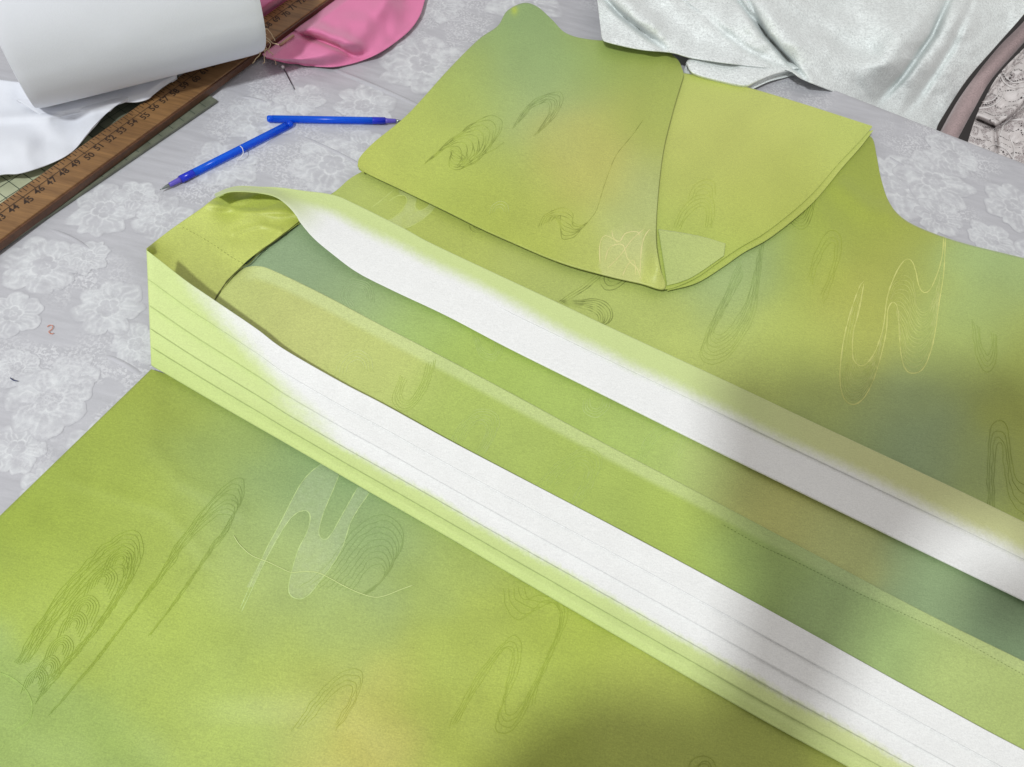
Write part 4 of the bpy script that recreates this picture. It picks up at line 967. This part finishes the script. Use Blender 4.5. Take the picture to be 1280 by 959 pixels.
# lower leaf of it lying on the table
M_W2 = M_WHITE
def zW2(x, y, u, v): return 0.010 + 0.002*vnoise(x, y, 30, 3) + 0.003*np.sin(np.clip(v, 0, 1)*math.pi) - 0.006*sstep(0.85, 1, v)
wl = sheet('white_fabric_leaf', [(858, 78), (865, 70), (880, 66), (910, 68), (950, 74), (985, 78), (1000, 84)], [(858, 80), (862, 92), (872, 99), (900, 107), (930, 113), (945, 107), (965, 97), (985, 91), (1000, 86)],
           zW2, 110, 40, mono(1), M_WHITE, None, thick=0.0008)
tag(wl, 'small turned corner of silvery white fabric between the folded sleeve and the larger white heap', 'fabric')

# mauve strip and lace beyond the table
def zM(x, y, u, v): return -0.030 - 0.006*(2*v-1)**2
mv = sheet('mauve_strip', [(1170, 178), (1179, 163), (1209, 110), (1246, 62), (1281, 26), (1330, -32)], [(1190, 190), (1199, 171), (1217, 138), (1240, 99), (1280, 53), (1340, -15)], zM, 100, 24, mono(1), M_MAUVE, None, thick=0.012, inset=2)
tag(mv, 'narrow dusty mauve plush strip in the dark gap between white fabric and lace', 'cloth strip')

def lace_mat():
    m, nt, b = newmat('pinkish_white_lace'); pos = geopos(nt)
    v = nt.nodes.new('ShaderNodeTexVoronoi'); v.feature = 'DISTANCE_TO_EDGE'; v.inputs['Scale'].default_value = 430; nt.links.new(pos, v.inputs['Vector'])
    net = ramp(nt, v.outputs['Distance'], [(0.05, 1.0), (0.20, 0.0)])
    big = ramp(nt, noise(nt, pos, 45, 2, 0.5, 0.6).outputs[0], [(0.46, 0.0), (0.50, 1.0)])
    w_ = nt.nodes.new('ShaderNodeTexWave'); w_.wave_type = 'RINGS'; w_.inputs['Scale'].default_value = 22; w_.inputs['Distortion'].default_value = 9; w_.inputs['Detail'].default_value = 1.5; nt.links.new(pos, w_.inputs['Vector'])
    holes = ramp(nt, w_.outputs['Fac'], [(0.90, 0.0), (0.96, 1.0)])
    f = mathn(nt, 'MAXIMUM', net, big)
    c = mixc(nt, f, (0.42, 0.36, 0.36), (0.70, 0.66, 0.65))
    c = mixc(nt, mathn(nt, 'MULTIPLY', holes, ramp(nt, v.outputs['Distance'], [(0.1, 0.0), (0.2, 1.0)])), c, (0.06, 0.05, 0.05))
    nt.links.new(c, b.inputs['Base Color']); b.inputs['Roughness'].default_value = 0.8
    bump(nt, f, 0.8, 0.0008, b); return m
M_LACE = lace_mat()
def lace_z(x, y, u, v):
    z = -0.030 + 0.005*vnoise(x, y, 22, 1) + 0.0025*vnoise(x, y, 9, 5)
    for pl, h in (([(1222, 150), (1245, 160), (1262, 150), (1285, 128)], 0.010), ([(1215, 140), (1235, 118), (1255, 95), (1285, 62)], 0.006), ([(1244, 165), (1246, 185), (1240, 205)], 0.006)):
        d, s, t = polydist(x, y, pl); sd = d*s; z = z - h*np.exp(-(sd/2.5)**2) + 0.6*h*np.exp(-((sd+7)/6)**2)
    return z
lc = sheet('lace_trim', [(1205, 195), (1219, 150), (1232, 122), (1250, 92), (1283, 58), (1345, 0)], [(1225, 210), (1250, 222), (1280, 235), (1320, 240), (1345, 230), (1400, 200)], lace_z, 200, 150, mono(1), M_LACE, None, thick=0.001)
child_reg(lc, None)
tag(lc, 'heap of pinkish white lace beyond the right end of the far table edge', 'lace')
M_LT = simple('lace_cord', (0.72, 0.69, 0.68), 0.8)
lz = lambda x, y: lace_z(np.asarray(x, float), np.asarray(y, float), None, None) + 0.0008
for k, pl in enumerate(([(1254, 92), (1260, 100), (1268, 104), (1280, 102), (1292, 96)], [(1250, 94), (1256, 104), (1267, 110), (1282, 108), (1294, 103)], [(1228, 128), (1240, 126), (1248, 118), (1248, 108)],
           [(1224, 136), (1238, 134), (1250, 126), (1256, 114)], [(1250, 170), (1256, 155), (1272, 150), (1290, 150)], [(1225, 195), (1240, 182), (1256, 186), (1266, 198)], [(1262, 170), (1268, 190), (1264, 208)])):
    p = smooth(pl, 6); tube('lace_cord', P(p[:, 0], p[:, 1], lz(p[:, 0], p[:, 1])), 0.0007, M_LT, lc, 6)
M_HOLE = simple('dark_gap', (0.05, 0.04, 0.045), 0.9)
for pl in ([(1252, 90), (1257, 99), (1264, 102), (1272, 101), (1282, 98)], [(1229, 131), (1238, 130), (1246, 123), (1250, 112)]):
    p = smooth(pl, 6); hs = p[::2]
    for h_ in hs:
        ctr = P(h_[0], h_[1], lz(h_[0], h_[1]) + 0.0004); a = np.linspace(0, 2*math.pi, 9)[:-1]
        mesh('eyelet', [ctr + 0.0009*np.array([math.cos(t), math.sin(t), 0]) for t in a], [tuple(range(8))], M_HOLE, lc, smooth=False)

# ------------------------------------------------------------------ the person taking the picture (behind the lens)
M_PHONE = simple('black_phone_glass', (0.02, 0.02, 0.022), 0.15)
M_SKIN = simple('skin', (0.62, 0.40, 0.30), 0.5, var=0.04)
M_SLEEVE = simple('dark_knit_sleeve', (0.05, 0.05, 0.07), 0.9, var=0.2, vs=400)
camp = np.array([0, 0, H]); fw = -back
ph = root('mobile_phone', tuple(camp), 'black mobile phone held level above the table, lens pointing at the robe', 'phone')
pc = camp - fw*0.012 + right*0.060 + up*0.010
box('body', pc, right, up, fw, 0.166, 0.078, 0.008, M_PHONE, ph, 0.003)
tube('camera_ring', [camp - fw*0.0075, camp - fw*0.0055, camp - fw*0.0055, camp - fw*0.0076], 0.006, M_PHONE, ph, 24, radii=[0.0065, 0.0065, 0.004, 0.004], caps=False)
def skin_body(name, verts, edges, radii, mat, parent, rootv=0):
    me = bpy.data.meshes.new(name); me.from_pydata([tuple(v) for v in verts], edges, []); me.materials.append(mat)
    o = bpy.data.objects.new(name, me); col.objects.link(o); o.parent = parent
    sk = o.modifiers.new('skin', 'SKIN'); sk.use_smooth_shade = True
    for i, r in enumerate(radii): me.skin_vertices[0].data[i].radius = (r, r)
    me.skin_vertices[0].data[rootv].use_root = True
    sb = o.modifiers.new('sub', 'SUBSURF'); sb.levels = 1; sb.render_levels = 2
    return o
pe = empty('person', (0, 0, 0), 'person in a dark knit sleeve holding the phone above the robe', 'person')
wr = np.array([0.030, -0.080, 0.39]); el = np.array([-0.035, -0.30, 0.31]); sh = np.array([-0.06, -0.55, 0.50])
palm = pc - up*0.052 - fw*0.022 - right*0.03
vs = [palm, (palm+wr)/2 + np.array([0, 0, -.002]), wr, wr*0.7+el*0.3]; es = [(0, 1), (1, 2), (2, 3)]; rs = [0.024, 0.026, 0.024, 0.028]
for k, (dx, L) in enumerate(((-0.030, .9), (-0.010, 1.0), (0.010, .96), (0.030, .8))):
    b0 = palm + right*dx*0.8 + up*0.008
    pts = [b0 - fw*0.002, pc + right*(dx*1.05-.02) - up*0.036 - fw*(0.020), pc + right*(dx*1.1-.02) - up*(0.036-0.026*L) - fw*0.017, pc + right*(dx*1.1-.02) - up*(0.036-0.048*L) - fw*0.015]
    i0 = len(vs); vs += pts; es += [(0, i0), (i0, i0+1), (i0+1, i0+2), (i0+2, i0+3)]; rs += [0.011, 0.009, 0.0085, 0.0075]
i0 = len(vs); vs += [palm - right*0.034 + fw*0.004, pc - right*0.062 - up*0.046 + fw*0.010, pc - right*0.045 - up*0.034 + fw*0.0125]; es += [(1, i0), (i0, i0+1), (i0+1, i0+2)]; rs += [0.013, 0.010, 0.008]
skin_body('hand', vs, es, rs, M_SKIN, pe)
# the other hand steadies the far end of the phone
wr2 = camp + right*0.205 + np.array([0.0, -0.062, 0.0]); el2 = camp + right*0.40 + np.array([0.02, -0.26, -0.10]); palm2 = pc + right*0.092 - fw*0.016 - up*0.034
v2 = [palm2, (palm2 + wr2)/2, wr2, wr2*0.75 + el2*0.25]; e2_ = [(0, 1), (1, 2), (2, 3)]; r2 = [0.042, 0.042, 0.036, 0.038]
for k, dy in enumerate((0.030, 0.011, -0.008, -0.027)):
    L = (0.9, 1.0, 0.95, 0.8)[k]; i0 = len(v2)
    v2 += [palm2 + up*dy*0.9 - right*0.012, pc + right*0.072 + up*dy*1.1 - fw*0.019, pc + right*(0.072-0.022*L) + up*dy*1.1 - fw*0.017, pc + right*(0.072-0.040*L) + up*dy*1.1 - fw*0.014]
    e2_ += [(0, i0), (i0, i0+1), (i0+1, i0+2), (i0+2, i0+3)]; r2 += [0.012, 0.0095, 0.009, 0.008]
i0 = len(v2); v2 += [palm2 - up*0.034 + fw*0.004, pc + right*0.050 - up*0.076 - fw*0.012, pc + right*0.026 - up*0.078 - fw*0.012]; e2_ += [(1, i0), (i0, i0+1), (i0+1, i0+2)]; r2 += [0.018, 0.015, 0.013]
skin_body('hand', v2, e2_, r2, M_SKIN, pe)
skin_body('sleeve', [wr2*0.9+el2*0.1, wr2*0.5+el2*0.5, el2, el2*0.5 + np.array([0.25, -0.55, 0.50])*0.5, np.array([0.25, -0.55, 0.50])], [(0, 1), (1, 2), (2, 3), (3, 4)], [0.066, 0.075, 0.085, 0.09, 0.095], M_SLEEVE, pe, 2)
skin_body('sleeve', [wr*0.9+el*0.1, wr*0.55+el*0.45, el, el*0.6+sh*0.4, sh], [(0, 1), (1, 2), (2, 3), (3, 4)], [0.096, 0.10, 0.10, 0.09, 0.09], M_SLEEVE, pe, 2)
